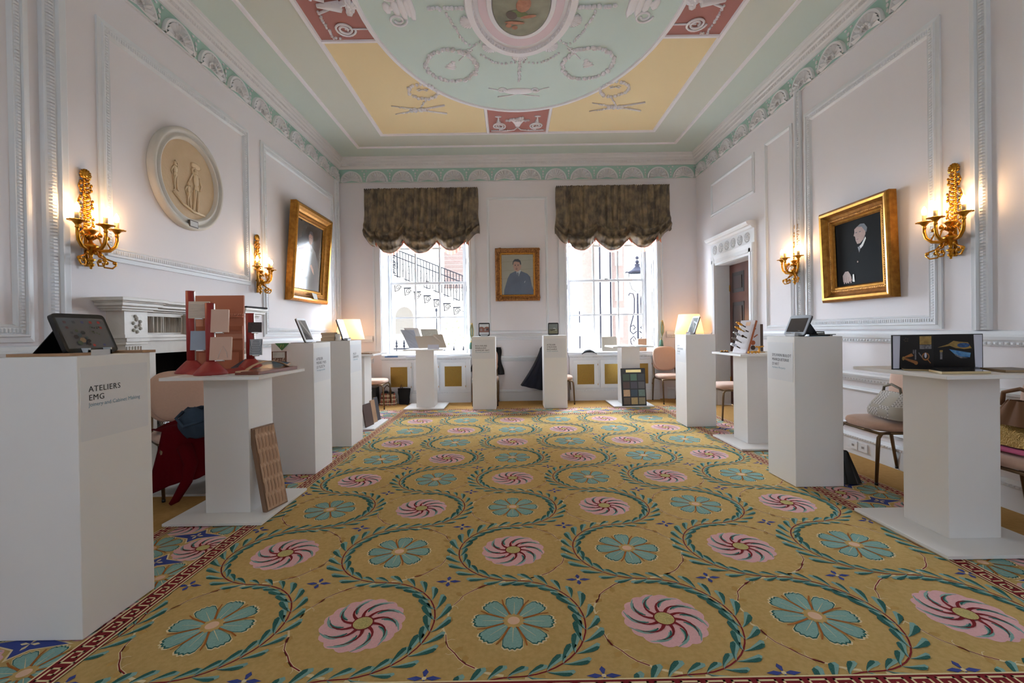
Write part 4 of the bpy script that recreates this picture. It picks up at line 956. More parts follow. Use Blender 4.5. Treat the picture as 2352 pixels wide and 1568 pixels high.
mbx(mb, L0 + .104, L1_ - .104, 0, .105, 1.216, 1.239); mbx(mb, L0 + .10, L0 + .35, 0, .155, 1.215, 1.24); mbx(mb, L1_ - .35, L1_ - .10, 0, .155, 1.215, 1.24)
mbx(mb, L0 + .13, L1_ - .13, 0, .085, 1.19, 1.215)
mb.build('mantel_frieze', t, bevel=.002)
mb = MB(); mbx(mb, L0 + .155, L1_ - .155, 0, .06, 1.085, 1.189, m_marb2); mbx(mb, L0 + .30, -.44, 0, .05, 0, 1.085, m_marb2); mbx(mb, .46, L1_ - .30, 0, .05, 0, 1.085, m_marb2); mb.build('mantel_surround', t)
for x0 in (L0 + .14, L1_ - .32):
    mb = MB(); mbx(mb, x0, x0 + .18, 0, .12, 0, .12); mbx(mb, x0 + .01, x0 + .17, 0, .105, .12, .985)
    mbx(mb, x0 - .005, x0 + .185, 0, .125, .985, 1.0); mbx(mb, x0 + .012, x0 + .168, 0, .11, 1.0, 1.165); mbx(mb, x0 - .01, x0 + .19, 0, .135, 1.165, 1.185); mbx(mb, x0 - .015, x0 + .195, 0, .145, 1.185, 1.215)
    for q in range(6): mb.tube([(x0 + .025 + q * .026, -.112, 1.02), (x0 + .025 + q * .026, -.112, 1.15)], .006, m_marb, 6)
    for q in range(3): mb.ball((x0 + .035 + q * .055, -.115, 1.07), (.018, .012, .014), m_marb)
    for q in range(5): mb.tube([(x0 + .03 + q * .03, -.108, .15), (x0 + .03 + q * .03, -.108, .95)], .007, m_marb2, 6)
    mb.build('mantel_column', t, bevel=.002)
mb = MB(); mb.box(-2.984, -2.36, 3.42, 4.80, 0, .017, mat('hearth_marble', (196, 190, 184), .35, var=(5, .7), rgb2=(164, 158, 152)), None)
mb.build('hearth_slab', label='veined grey marble hearth slab on the floor before the fireplace', category='hearth')
mb = MB(); a = at(560, 703, x=-2.80); mb.prism([(-2.98, 4.72), (-2.77, 4.72), (-2.74, 5.06), (-2.97, 5.08)], 1.511, 1.53, mat('black_cloth', (26, 22, 24), .9), None)
mb.build('folded_black_cloth', label='folded black cloth lying on the far end of the mantel shelf', category='cloth', bevel=.006)
# ================================================================== RADIATOR CABINETS
m_mesh = bpy.data.materials.new('brass_grille'); m_mesh.use_nodes = True
nt = m_mesh.node_tree; pb = nt.nodes['Principled BSDF']; pb.inputs['Metallic'].default_value = .9; pb.inputs['Roughness'].default_value = .35
tc = nt.nodes.new('ShaderNodeTexCoord'); ch_ = nt.nodes.new('ShaderNodeTexChecker'); ch_.inputs['Scale'].default_value = 95
ch_.inputs[1].default_value = (lin(196), lin(160), lin(84), 1); ch_.inputs[2].default_value = (lin(70), lin(52), lin(24), 1)
nt.links.new(tc.outputs['Object'], ch_.inputs[0]); nt.links.new(ch_.outputs[0], pb.inputs['Base Color'])
def cabinet(x0, x1, grilles, label):
    t = thing('radiator_cabinet', label, 'cabinet', ((x0 + x1) / 2, 7.797, 0)); cx = (x0 + x1) / 2; X0_, X1_ = x0 - cx, x1 - cx
    mb = MB(); mb.box(X0_, X1_, 0, .08, .16, .745, m_trim); mb.box(X0_, X1_, -.01, .08, 0, .16, m_trim); mb.box(X0_, X1_, -.018, .08, .16, .19, m_trim)
    mb.box(X0_ - .01, X1_ + .01, -.02, .08, .745, .77, m_trim)
    for k in range(int((X1_ - X0_) / .03)): mb.ball((X0_ + .015 + k * .03, -.016, .175), (.010, .006, .008), m_trim, nu=5, nv=3); mb.ball((X0_ + .015 + k * .03, -.02, .757), (.010, .006, .008), m_trim, nu=5, nv=3)
    mb.build('cabinet_body', t, bevel=.002)
    mb = MB(); mb.box(X0_ - .02, X1_ + .02, -.035, .086, .771, .80, m_trim); mb.build('cabinet_top', t, bevel=.004)
    for g0, g1 in grilles:
        g0 -= cx; g1 -= cx; d = MB()
        d.box(g0 - .07, g1 + .07, -.022, -.002, .222, .705, m_trim); dd = d.build('door', t, bevel=.002)
        g = MB(); g.box(g0, g1, -.026, -.021, .285, .632, m_mesh)
        for a, b, c_, e in ((g0 - .008, g0, .277, .64), (g1, g1 + .008, .277, .64), (g0, g1, .277, .285), (g0, g1, .632, .64)): g.box(a, b, -.029, -.02, c_, e, m_trim)
        g.build('grille', dd)
        for z_ in (.27, .61): MB().tube([(g1 + .065, -.027, z_), (g1 + .065, -.027, z_ + .03)], .004, m_gilt).build('hinge', dd)
cabinet(-2.26, -.72, [(-2.105, -1.815), (-1.64, -1.34), (-1.17, -.875)], 'white radiator cabinet with brass grilles under the stair window')
cabinet(1.0, 2.56, [(1.126, 1.42), (1.60, 1.89), (2.06, 2.355)], 'white radiator cabinet with brass grilles under the lamp post window')
# ================================================================== FESTOON BLINDS
m_dam = mat('damask_bronze', (136, 118, 92), .6, .0, var=(7.5, 1), rgb2=(84, 76, 68), bump=(90, .002), spec=.3, aniso=(1.6, 1, 1))
m_lin = mat('salmon_lining', (196, 120, 92), .8)
m_sheer = thin('pink_sheer', (200, 110, 96), .12, None)
def blind(x0, x1, label):
    wd = x1 - x0; t = thing('festoon_blind', label, 'blind', ((x0 + x1) / 2, 7.78, 3.70)); h = wd / 2
    cusps = [-1.0, -.80, -.305, .27, .76, 1.0]
    def zb(s):
        for i in range(5):
            a, b = cusps[i], cusps[i + 1]
            if a <= s <= b + 1e-9:
                q = (s - a) / (b - a)
                if i == 0: return -.80 - .20 * math.sin(q * PI / 2) ** 1.0
                if i == 4: return -1.00 + .22 * math.sin(q * PI / 2)
                return -.90 - (.21 if i != 3 else .17) * math.sin(PI * q) ** .7
    def fn(u, v):
        s = -1 + 2 * u; zbot = zb(s); z = v * zbot; edge = 1 - abs(s) ** 10
        near = min(abs(s - c_) for c_ in cusps[1:-1]); pinch = math.exp(-(near / .10) ** 2) * max(0, v - .62) / .38
        pl = .026 * math.sin(s * 40 + 2.2 * math.sin(s * 9) + 1.2 * noise.noise((s * 3, v * 2, 9))) * (1 - .5 * v) + .010 * math.sin(s * 110 + 3 * v) + .010 * noise.noise((s * 9, v * 3, 1)) * 1.6
        q = max(0, v - .58) / .42; sw = .040 * math.sin(q * 19 + 2.5 * noise.noise((s * 4, v * 2, 5)) + 5 * near) * min(1, q * 2)
        belly = .12 * math.sin(PI / 2 * min(1, v / .94) ** 2.5) * (1 if v < .94 else 1 - .7 * ((v - .94) / .06) ** 2) * (1 - .55 * math.exp(-(near / .09) ** 2))
        o = .06 + pl + sw + belly + .05 * q * noise.noise((s * 14, v * 10, 7))
        if v > .985: o *= .3
        x = s * h * (1 + (.010 + .012 * math.sin(v * 9)) * v * 1.2) + pinch * .006 * math.sin(v * 60)
        zz = z + (.07 * pinch * math.sin(q * 20) * .2) + .012 * noise.noise((s * 8, v * 8, 2)) * q
        return (x, -o * (.35 + .65 * edge), zz)
    b = MB(); b.grid(fn, 150, 74, m_dam)
    b.grid(lambda u, v: fn((0, 1)[0] if u < 0 else 0, v) if False else (fn(0, v)[0], fn(0, v)[1] * (1 - u) + .06 * u, fn(0, v)[2]), 2, 40, m_dam)
    b.grid(lambda u, v: (fn(1, v)[0], fn(1, v)[1] * (1 - u) + .06 * u, fn(1, v)[2]), 2, 40, m_dam)
    b.build('gathered_fabric', t)
    hd = MB(); hd.box(-h, h, -.03, .06, -.045, .0, m_dam)
    for k in range(60): hd.ball((-h + (k + .5) * wd / 60, -.045, -.005), (.014, .022, .016), m_dam, nu=6, nv=4)
    hd.build('heading', t)
    l = MB()
    for i in (1, 2, 3):
        a, b2 = cusps[i], cusps[i + 1]
        l.grid(lambda u, v: ((a + (b2 - a) * u) * h, -.02 + .01 * math.sin(u * 50), -.86 - .22 * math.sin(PI * u) ** .7 + .012 - v * .075 * (.6 + .4 * math.sin(PI * u))), 36, 3, m_sheer)
    l.build('lining_frill', t)
    e = MB()
    for s in (cusps[1] - .03, cusps[2], cusps[3], cusps[4] + .02):
        e.add([((s - .05) * h, -.05, -.82), ((s + .04) * h, -.05, -.82), ((s + .055) * h, -.06, -1.0), ((s - .01) * h, -.05, -.93), ((s - .03) * h, -.06, -.99)], [(4, 3, 2, 1, 0)], m_lin)
    e.build('lining_tab', t, solid=.003)
blind(-2.505, -.548, 'gathered bronze damask festoon blind over the stair window')
blind(.80, 2.757, 'gathered bronze damask festoon blind over the lamp post window')
# tassels on cords
m_tas = mat('tassel_green', (92, 130, 116), .8); m_tasg = mat('tassel_gold', (176, 148, 88), .7); m_cord = mat('blind_cord', (170, 150, 130), .7)
def tassel(x, label, zt=1.36):
    t = thing('blind_cord', label, 'cord', (x, 7.80, .93), 0, 'blind pull cords with green tassels')
    c = MB(); c.tube([(0, .0, .42), (0, 0, 2.6)], .0035, m_cord, 6); c.build('cord', t)
    k = MB()
    for j in range(4): k.tube([((j - 1.5) * .008, -.006 * (j % 2), .42), ((j - 1.5) * .018, -.01, .33), ((j - 1.5) * .016, -.01, .24), (.0, 0, .17), (-.012, 0, .12)], .007, (m_tas, m_tasg, m_tas, m_tasg)[j], 6)
    k.ball((0, 0, .43), .018, m_tasg); k.build('cord_knot', t)
    l = MB(); l.lathe([(.006, .125), (.012, .115), (.022, .10), (.026, .085), (.030, .06), (.034, 0)], m_tas, 14, T(-.018, 0, -.005)); l.ball((-.018, 0, .115), .014, m_tasg); l.build('tassel', t)
tassel(-.69, 'blind cord with green tassel hanging beside the stair window'); tassel(2.615, 'blind cord with green tassel hanging beside the lit lamp')
# ================================================================== TABLE LAMPS
m_shade = bpy.data.materials.new('lamp_shade_cloth'); m_shade.use_nodes = True; nt = m_shade.node_tree
d = nt.nodes.new('ShaderNodeBsdfTranslucent'); d.inputs[0].default_value = (.97, .93, .86, 1); p = nt.nodes['Principled BSDF']; p.inputs['Base Color'].default_value = (.85, .78, .68, 1); p.inputs['Roughness'].default_value = .8
mx = nt.nodes.new('ShaderNodeMixShader'); mx.inputs[0].default_value = .55; nt.links.new(p.outputs[0], mx.inputs[1]); nt.links.new(d.outputs[0], mx.inputs[2]); nt.links.new(mx.outputs[0], nt.nodes['Material Output'].inputs[0])
m_lb = emis('lamp_bulb', (255, 204, 146), 800)
m_cer = mat('lamp_ceramic', (226, 222, 214), .2, coat=.5)
m_tbl = mat('side_table_wood', (96, 58, 38), .35)
def lamp(x, y, label, tlabel):
    st = thing('side_table', tlabel, 'table', (x, y, 0), 0, 'round side tables carrying the lamps')
    mb = MB(); mb.lathe([(.0, .70), (.19, .70), (.20, .71), (.20, .725), (0, .725)], m_tbl, 32); mb.build('table_top', st)
    mb = MB(); mb.lathe([(.03, .02), (.035, .06), (.02, .15), (.03, .3), (.018, .5), (.03, .62), (.05, .70)], m_tbl, 16); mb.build('table_stem', st)
    for k in range(3): a = 2 * PI * k / 3 + .5; MB().tube([(.02 * math.cos(a), .02 * math.sin(a), .12), (.12 * math.cos(a), .12 * math.sin(a), .09), (.2 * math.cos(a), .2 * math.sin(a), .0)], [.02, .016, .012], m_tbl).build('foot', st)
    t = thing('table_lamp', label, 'lamp', (x, y, .726), 0, 'table lamps with pale cream shades')
    mb = MB(); mb.lathe([(.085, 0), (.085, .02), (.04, .035), (.03, .06), (.07, .10), (.095, .16), (.09, .22), (.05, .28), (.025, .31), (.025, .34)], m_cer, 28); mb.tube([(0, 0, .33), (0, 0, .42)], .008, m_gilt); mb.build('lamp_base', t)
    mb = MB(); mb.lathe([(.235, .405), (.165, .735)], m_shade, 40); mb.lathe([(.163, .733), (.233, .403)], m_shade, 40); s_ = mb.build('lamp_shade', t)
    mb = MB()
    for k in range(3): a = 2 * PI * k / 3; mb.tube([(0, 0, .715), (.163 * math.cos(a), .163 * math.sin(a), .725)], .002, m_gilt, 5)
    mb.build('shade_ring', t); MB().ball((0, 0, .52), (.03, .03, .04), m_lb, nu=14, nv=10).build('bulb', t)
lamp(-2.70, 7.50, 'lit cream shaded table lamp in the corner by the stair window', 'round dark side table in the corner by the stair window')
lamp(2.985, 7.55, 'lit cream shaded table lamp in the corner by the mahogany door', 'round dark side table in the corner by the mahogany door')
# ================================================================== TABLETS
m_scr = mat('screen_dark', (52, 52, 56), .08, spec=.6); m_tw = mat('tablet_white', (226, 228, 232), .25); m_tb = mat('tablet_black', (16, 16, 18), .3); m_tg = mat('tablet_grey_case', (156, 162, 172), .5)
m_acr = mat('clear_acrylic', (196, 198, 200), .1)
def tablet(label, loc, rz, w_, h_, tilt, fm, screen, bm=None, stand=True, folio=False, bez=.014):
    t = thing('tablet', label, 'tablet', loc, rz)
    M = T(0, 0, .008, rx=-tilt); h = w_ / 2
    b = MB(); b.prism([(x, z + h_ / 2) for x, z in squircle(28, h, h_ / 2, 12)], -.004, .004, fm, M @ T(0, 0, 0, rx=PI / 2)); b.build('tablet_body', t)
    if bm: MB().prism([(x, z + h_ / 2) for x, z in squircle(28, h, h_ / 2, 12)], -.014, -.004, bm, M @ T(0, 0, 0, rx=PI / 2)).build('back_cover', t)
    s = MB(); lay = [0]
    def shp(pts, m):
        lay[0] += 1; o = -.0042 - lay[0] * .0002
        s.add([(x * (h - bez), o, h_ / 2 + y * (h_ / 2 - bez * 1.5)) for x, y in pts], [tuple(range(len(pts)))], m, False, M)
    screen(shp); s.build('screen', t)
    if stand:
        st = MB(); st.box(-.055, -.047, -.030, .04, 0, .03, m_acr); st.box(.047, .055, -.030, .04, 0, .03, m_acr); st.box(-.055, .055, -.030, .05, 0, .004, m_acr); st.box(-.055, .055, -.030, -.025, .004, .022, m_acr); st.build('stand', t)
    if folio:
        f = MB(); top = M @ Vector((0, .014, h_ * .62)); yb = top.y + folio
        f.add([(-h * .95, top.y, top.z), (h * .95, top.y, top.z), (h * .95, yb, 0), (-h * .95, yb, 0)], [(0, 1, 2, 3)], m_tb); f.add([(-h * .95, yb, 0), (h * .95, yb, 0), (h * .95, .02, 0), (-h * .95, .02, 0)], [(0, 1, 2, 3)], m_tb); f.build('folio_flap', t, solid=.003)
    return t
PT = PH + .0105
def scr_icons(s):
    s(SQ, mat('screen_home', (84, 86, 94), .1, spec=.6))
    cols = [(84, 60, 66), (66, 70, 80), (70, 74, 110), (140, 62, 62), (150, 56, 60), (70, 76, 112), (60, 78, 92), (60, 64, 70)]
    for k in range(5): s([(x / 22 + (-.72 + k * .36), y / 16 + .72) for x, y in squircle(12, 1.4, 1.4, 5)], mat('app%d' % k, cols[k], .2))
    for k, (x0, y0) in enumerate(((-.72, .36), (.72, .36), (-.62, .02), (.1, -.82), (.55, -.82))): s([(x / 22 + x0, y / 16 + y0) for x, y in squircle(12, 1.3, 1.3, 5)], mat('app%d' % ((k * 3) % 5), (0, 0, 0)))
    hexm = [mat('hex%d' % k, c, .2) for k, c in enumerate(((72, 82, 70), (52, 56, 60), (64, 80, 90), (58, 56, 60), (128, 104, 80), (46, 44, 52)))]
    for k, (x0, y0, r) in enumerate(((-.40, .14, .075), (-.16, .02, .10), (-.34, -.14, .10), (-.52, -.26, .11), (-.30, -.48, .14), (-.06, -.52, .09), (-.46, -.66, .12), (-.12, -.74, .10), (-.10, -.32, .07))):
        s([(x0 + r * math.cos(PI / 3 * q), y0 + r * 1.3 * math.sin(PI / 3 * q)) for q in range(6)], hexm[k % 6])
    for k in range(14): s(E_(.42 + random.uniform(-.2, .22), .15 + random.uniform(-.28, .28), .05, .035, 7, random.uniform(0, 3)), hexm[k % 2])
def scr_swirl(s):
    s(SQ, mat('screen_photo_grey', (112, 108, 102), .1))
    s([(-1, 1), (-.4, 1), (.2, .2), (.9, -.4), (1, -.9), (.4, -.4), (-.3, .3)], mat('scr_pale', (160, 152, 146), .1)); s([(-1, -1), (.7, -1), (0, -.5), (-1, -.2)], mat('scr_dk', (66, 62, 60), .1))
def scr_dark(s): s(SQ, mat('screen_photo_dark', (70, 66, 64), .1, spec=.6)); s([(.35, -.85), (.6, -.85), (.6, -.8), (.35, -.8)], mat('scr_pale'))
def scr_arch(s):
    s(SQ, mat('screen_white', (214, 216, 218), .1)); s([(-1, -.55), (1, -.55), (1, .42), (.6, .5), (.2, .42), (0, .25), (-.25, .45), (-.6, .5), (-1, .4)], mat('scr_brown', (142, 92, 76), .1))
    for x in (-.72, -.5, .12, .32): s([(x - .07, -.3), (x + .07, -.3), (x + .07, .1), (x, .2), (x - .07, .1)], mat('scr_pale')); 
    s([(.45, -.1), (.8, -.2), (.9, .1), (.6, .2)], mat('scr_dk'))
def scr_land(s):
    s(SQ, mat('scr_sky', (122, 126, 122), .1)); s([(-1, -1), (1, -1), (1, -.1), (.3, .0), (-1, -.1)], mat('scr_sand', (128, 124, 100), .1)); s([(-1, -.2), (.2, -.1), (.5, -.2), (-.4, -.4)], mat('scr_dk'))
    for p in ((.1, .1), (.3, .12), (.5, .05), (.6, -.3)): s(E_(*p, .10, .07, 8), mat('screen_white'))
def scr_cut(s):
    s(SQ, mat('scr_forest', (96, 104, 98), .1)); s([(-1, .7), (.4, -.4), (.6, -.3), (-.7, 1)], mat('scr_pale')); s([(-.2, .4), (1, .1), (1, .35), (-.1, .6)], mat('screen_white')); s([(-1, -1), (.4, -1), (-.2, -.2), (-1, -.4)], mat('scr_dk'))
tablet('black cased tablet with app icons on the ATELIERS EMG plinth', (-1.845, 1.985, PT), PI / 2, .245, .185, .40, m_tb, scr_icons, m_tb, True, .10)
tablet("white tablet standing on the PIERRE-YVES LE FLOC'H plinth", (-1.775, 3.955, PT), PI / 2, .165, .225, .38, m_tw, scr_swirl, m_tb, False)
tablet('tablet with grey screen on the JALLU plinth in front of the lit lamp', (-1.845, 5.02, PT), PI / 2, .175, .24, .32, m_tw, scr_dark, m_tb, True)
tablet('black framed tablet showing brown arches on the ROUVEURE plinth', (-.435, 7.12, PT), 0, .178, .21, .12, m_tb, scr_arch, m_tb, True)
tablet('black framed tablet showing a landscape on the STEAVEN RICHARD plinth', (.665, 7.16, PT), -.08, .168, .195, .12, m_tb, scr_land, m_tb, False)
tablet('white tablet with green picture in front of the cream lamp shade', (2.275, 5.71, PT), -PI / 2 + .1, .165, .235, .36, m_tw, scr_cut, m_tb, True)
tablet('grey cased tablet tilted on a folio on the SYLVAIN BULOT plinth', (2.245, 3.575, PT), -PI / 2 + .06, .235, .172, .40, m_tg, scr_dark, m_tb, True, .07, .018)
mb = MB(); q = [(-.095, -.03), (.06, -.04), (.10, -.01), (.10, .03), (-.08, .05)]; mb.prism(q, .0, .014, m_tb); mb.tube([(.08, 0, .010), (.125, -.01, .012), (.135, .015, .012), (.09, .02, .010)], .003, m_tb, 6); mb.tube([(-.08, .0, .022), (-.02, .01, .035), (.04, 0, .032), (.06, .02, .02), (-.02, .03, .02), (-.09, .02, .03)], .005, m_tb, 6, closed=True)
mb.build('black_pouch', loc=(2.395, 3.50, PT), rz=0, label='flat black pouch with coiled cable beside the grey cased tablet', category='pouch')
MB().prism([(-.07, -.05), (.07, -.04), (.06, .05), (-.06, .04)], 0, .002, mat('leaflet_blue', (90, 140, 170), .5)).build('leaflet', loc=(2.33, 3.44, PT), label='blue and white leaflet under the black pouch', category='leaflet')
# boards on the first plinth
m_oak = mat('oak_edge', (172, 132, 98), .55, var=(8, .4), aniso=(1, 8, 1)); m_burr = mat('burr_veneer', (84, 60, 44), .3, var=(30, .8), rgb2=(40, 28, 22), coat=.5)
def board(name, label, cat_, q, th, m, m2, **kw):
    mb = MB(); slab(mb, q, th, m, m2); return mb.build(name, label=label, category=cat_, **kw)
z0 = PT
board('veneer_board', 'dark burr veneer board at the front of the ATELIERS EMG plinth', 'board', [(-2.06, 1.83, z0 + .012), (-1.80, 1.83, z0 + .012), (-1.78, 1.90, z0 + .012), (-2.06, 1.90, z0 + .012)], .012, m_burr, m_oak)
board('oak_board', 'pale oak board at the far edge of the ATELIERS EMG plinth', 'board', [(-1.93, 2.115, z0 + .012), (-1.735, 2.11, z0 + .012), (-1.72, 2.17, z0 + .012), (-1.94, 2.175, z0 + .012)], .012, m_oak, m_oak)
# green paper on the second plinth
mb = MB(); xg = -1.98; yf = 3.878; m_grn = mat('green_paper', (74, 126, 78), .6)
mb.add([(xg - .06, yf, PT + .002), (xg + .055, yf, PT + .002), (xg - .03, yf + .11, PT + .002)], [(0, 1, 2)], m_grn); mb.add([(xg - .065, yf, PT + .002), (xg + .06, yf, PT + .002), (xg - .005, yf, PT - .062)], [(2, 1, 0)], m_grn)
for dx in (-.012, .008): mb.add([(xg + dx, yf - .0012, PT - .01), (xg + dx + .004, yf - .0012, PT - .01), (xg + dx - .002, yf - .0012, PT - .035), (xg + dx - .006, yf - .0012, PT - .035)], [(3, 2, 1, 0)], mat('gold_ink', (206, 176, 90), .4))
mb.build('green_paper', label="green paper folded over the front edge of the LE FLOC'H plinth", category='paper', solid=.0008)
MB().box(-.06, .06, -.04, .04, 0, .004, m_burr).build('thin_tile', loc=(-1.87, 3.96, PT), label="small dark tile lying beside the white tablet on the LE FLOC'H plinth", category='tile')
# blocks on the third plinth
m_blk = mat('pale_wood_block', (196, 176, 150), .7, var=(12, .5), rgb2=(180, 158, 130), aniso=(1, 1, 6))
for k, (x, y, z, w_, d, h_, lab) in enumerate(((-2.00, 4.93, 0, .15, .10, .035, 'bottom pale wood block of the stack on the JALLU plinth'), (-1.995, 4.93, .0355, .14, .10, .030, 'middle pale wood block of the stack on the JALLU plinth'), (-2.0, 4.93, .066, .15, .09, .026, 'top pale wood block of the stack on the JALLU plinth'))):
    MB().box(-w_ / 2, w_ / 2, -d / 2, d / 2, 0, h_, m_blk).build('wood_block', loc=(x, y, PT + z), rz=.05 * (k - 1), bevel=.004, label=lab, category='block', group='pale wood blocks on the JALLU plinth')
MB().lathe([(.028, 0), (.032, .01), (.024, .03), (.030, .055), (.026, .075), (0, .08)], mat('white_plaster_piece', (224, 220, 214), .7, bump=(60, .01)), 12).build('plaster_ornament', loc=(-1.895, 4.90, PT), label='small white carved piece between the block stack and the JALLU tablet', category='ornament')
# ================================================================== RED SAMPLE STAND
m_red = mat('red_lacquer', (158, 50, 48), .45, var=(10, .2), rgb2=(140, 42, 40)); m_alu = mat('alu_edge', (200, 196, 190), .35, .8)
TZ = TP + .0085
t = thing('sample_stand', 'red three post sample stand on the pedestal nearest the fireplace', 'stand', (-2.06, 3.15, TZ), 0)
posts = [(-.23, .06, .585, 'a'), (.015, -.10, .485, 'b'), (.135, .16, .425, 'c')]
mb = MB()
for x, y, h, _ in posts: mb.lathe([(.10, 0), (.102, .008), (.085, .03), (.045, .075), (.030, .09)], m_red, 24, T(x, y, 0))
def ridge(a, b):
    mb.grid(lambda u, v: (a[0] + (b[0] - a[0]) * u + (v - .5) * .15 * (b[1] - a[1]) / math.hypot(b[0] - a[0], b[1] - a[1]) * -1, a[1] + (b[1] - a[1]) * u + (v - .5) * .15 * (b[0] - a[0]) / math.hypot(b[0] - a[0], b[1] - a[1]), math.sin(PI * v) * (.028 + .045 * (2 * u - 1) ** 2)), 16, 10, m_red)
ridge(posts[0], posts[1]); ridge(posts[1], posts[2]); mb.build('stand_base', t)
for x, y, h, _ in posts:
    p = MB(); p.lathe([(.028, .08), (.028, h), (0, h)], m_red, 24, T(x, y, 0)); p.box(x + .026, x + .032, y - .004, y + .006, .09, h - .005, m_alu); p.build('post', t)
def tile(label, u0, v0, u1, v1, Y, rz, tilt, m, pat=None, th=.014):
    a = at(u0, v1, y=Y); b = at(u1, v1, y=Y); c = at(u0, v0, y=Y); w_ = (b.x - a.x) / math.cos(rz) * .95; h = (c.z - a.z) / math.cos(tilt); cx = (a.x + b.x) / 2
    tt = thing('sample_tile', label, 'tile', (cx + .01, Y, a.z), rz, 'sample tiles fixed to the red stand'); M = T(0, 0, 0, rx=-tilt)
    mb = MB(); mb.box(-w_ / 2, w_ / 2, 0, th, 0, h, m, M); mb.box(-w_ / 2, w_ / 2, th, th + .006, .002, h - .002, mat('tile_core', (206, 190, 170), .6), M); mb.build('tile_face', tt, bevel=.001)
    mb = MB(); mb.box(-.012, .012, th + .006, th + .03, h * .3, h * .6, m_alu, M); mb.box(-.02, .02, -.004, th + .012, -.006, 0, m_alu, M); mb.build('clip', tt)
    if pat:
        mb = MB(); pat(mb, w_, h, M); mb.build('tile_pattern', tt)
m_tcream = mat('tile_cream', (214, 196, 176), .6, var=(20, .3), aniso=(1, 1, 8)); m_tpink = mat('tile_pink', (214, 176, 156), .55, var=(10, .3), rgb2=(204, 164, 144)); m_tblue = mat('tile_blue', (152, 164, 180), .55, var=(14, .3), rgb2=(140, 154, 172))
m_tdark = mat('tile_brown', (72, 58, 54), .6, var=(120, .8), rgb2=(48, 40, 38)); m_tw2 = mat('tile_white', (196, 198, 202), .4)
def hatch(mb, w_, h, M):
    mh = mat('hatch_grey', (110, 112, 120), .4)
    for k in range(11):
        for sg in (1, -1):
            x = -w_ / 2 + (k + .5) * w_ / 11; x2 = max(-w_ / 2, min(w_ / 2, x + sg * w_ * .3)); mb.add([(x - .0012, -.0005, 0), (x + .0012, -.0005, 0), (x2 + .0012, -.0005, h), (x2 - .0012, -.0005, h)], [(0, 1, 2, 3)], mh, False, M)
def scrib(mb, w_, h, M): mb.tube([(-w_ * .1, -.001, h * .05), (0, -.001, h * .4), (w_ * .12, -.001, h * .6), (w_ * .3, -.001, h * .3), (w_ * .35, -.001, h * .1)], .001, mat('scribble', (176, 140, 124), .6), 5, M)
def scratch(mb, w_, h, M):
    for k in range(8): mb.tube([(-w_ * .45, -.001, h * (.1 + k * .1)), (w_ * .45, -.001, h * (.11 + k * .1))], .0007, mat('scribble'), 4, M)
tile('cream ribbed sample tile, topmost on the tallest red post', 432, 692, 474, 731, 3.08, .30, .10, m_tcream, scratch)
tile('blue grey sample tile low on the tallest red post', 436, 760, 474, 804, 3.08, .30, .12, m_tblue)
tile('plain pink sample tile high on the middle red post', 482, 710, 518, 763, 2.96, .30, .16, m_tpink)
tile('pink sample tile with looping line low on the middle red post', 479, 774, 524, 827, 2.96, .25, .18, m_tpink, scrib)
tile('small dark brown sample tile on the shortest red post', 568, 740, 596, 763, 3.24, .30, .12, m_tdark)
tile('small white cross hatched sample tile on the shortest red post', 571, 779, 597, 815, 3.24, .30, .18, m_tw2, hatch)
# terracotta relief panel
m_ter = mat('terracotta_panel', (190, 118, 88), .7, var=(5, .4), rgb2=(172, 102, 72)); m_ter2 = mat('terracotta_dark', (166, 96, 66), .7); m_ter3 = mat('terracotta_pale', (206, 146, 118), .7)
t = thing('terracotta_panel', 'large terracotta moulded relief panel leaning behind the red stand', 'panel', (-2.235, 3.40, TZ), .08); M = T(0, 0, 0, rx=-.05)
mb = MB(); mb.box(-.19, .19, 0, .018, 0, .57, m_ter, M); mb.build('panel_board', t, bevel=.002)
mb = MB()
for za, zb, o, m_ in ((.40, .412, .012, m_ter), (.30, .335, .014, m_ter2), (.275, .30, .009, m_ter), (.24, .275, .005, m_ter3), (.225, .24, .010, m_ter2), (.155, .225, .004, m_ter), (.0, .15, .003, m_ter2)): mb.box(-.188, .188, -o, 0, za, zb, m_, M)
for k in range(26): mb.tube([(-.18 + k * .0145, -.010, .412), (-.17 + k * .0145, -.014, .428)], .004, m_ter3, 5, M)
mb.box(-.13, .16, -.005, 0, .01, .135, m_ter, M); mb.box(-.20, -.10, -.006, 0, .15, .40, m_ter3, M); mb.build('mouldings', t)
# blue slab, brown case, mosaic
m_bluep = mat('blue_patina', (54, 88, 108), .4, var=(7, .8), rgb2=(34, 60, 78), coat=.3)
mb = MB(); slab(mb, [(-2.02, 3.22, TZ + .03), (-1.70, 3.24, TZ + .014), (-1.70, 3.45, TZ + .05), (-2.03, 3.42, TZ + .085)], .014, m_bluep, m_oak)
mb.build('blue_slab', label='blue patinated slab with oak edge lying behind the red stand', category='slab', bevel=.001)
m_cherry = mat('cherry_case', (128, 66, 46), .4, var=(7, .5), rgb2=(104, 50, 36), coat=.3); m_lea = mat('tan_leather', (206, 170, 134), .6)
t = thing('leather_handled_case', 'flat cherry wood case with a tan leather handle at the pedestal corner', 'case', (-1.735, 3.20, TZ), -.05)
MB().box(-.085, .075, -.24, .25, 0, .022, m_cherry).build('case_body', t, bevel=.002)
mb = MB(); mb.grid(lambda u, v: (-.06 + .10 * u + (v - .5) * .028, -.16 + .34 * u, .023 + .055 * math.sin(PI * u) ** .8), 24, 2, m_lea); mb.box(-.078, -.045, -.242, -.16, .018, .026, m_lea); mb.build('handle', t, solid=.003)
t = thing('mosaic_sample', 'small brown framed pebble mosaic standing behind the blue slab', 'sample', (-1.80, 3.47, TZ), .15); M = T(0, 0, 0, rx=-.06)
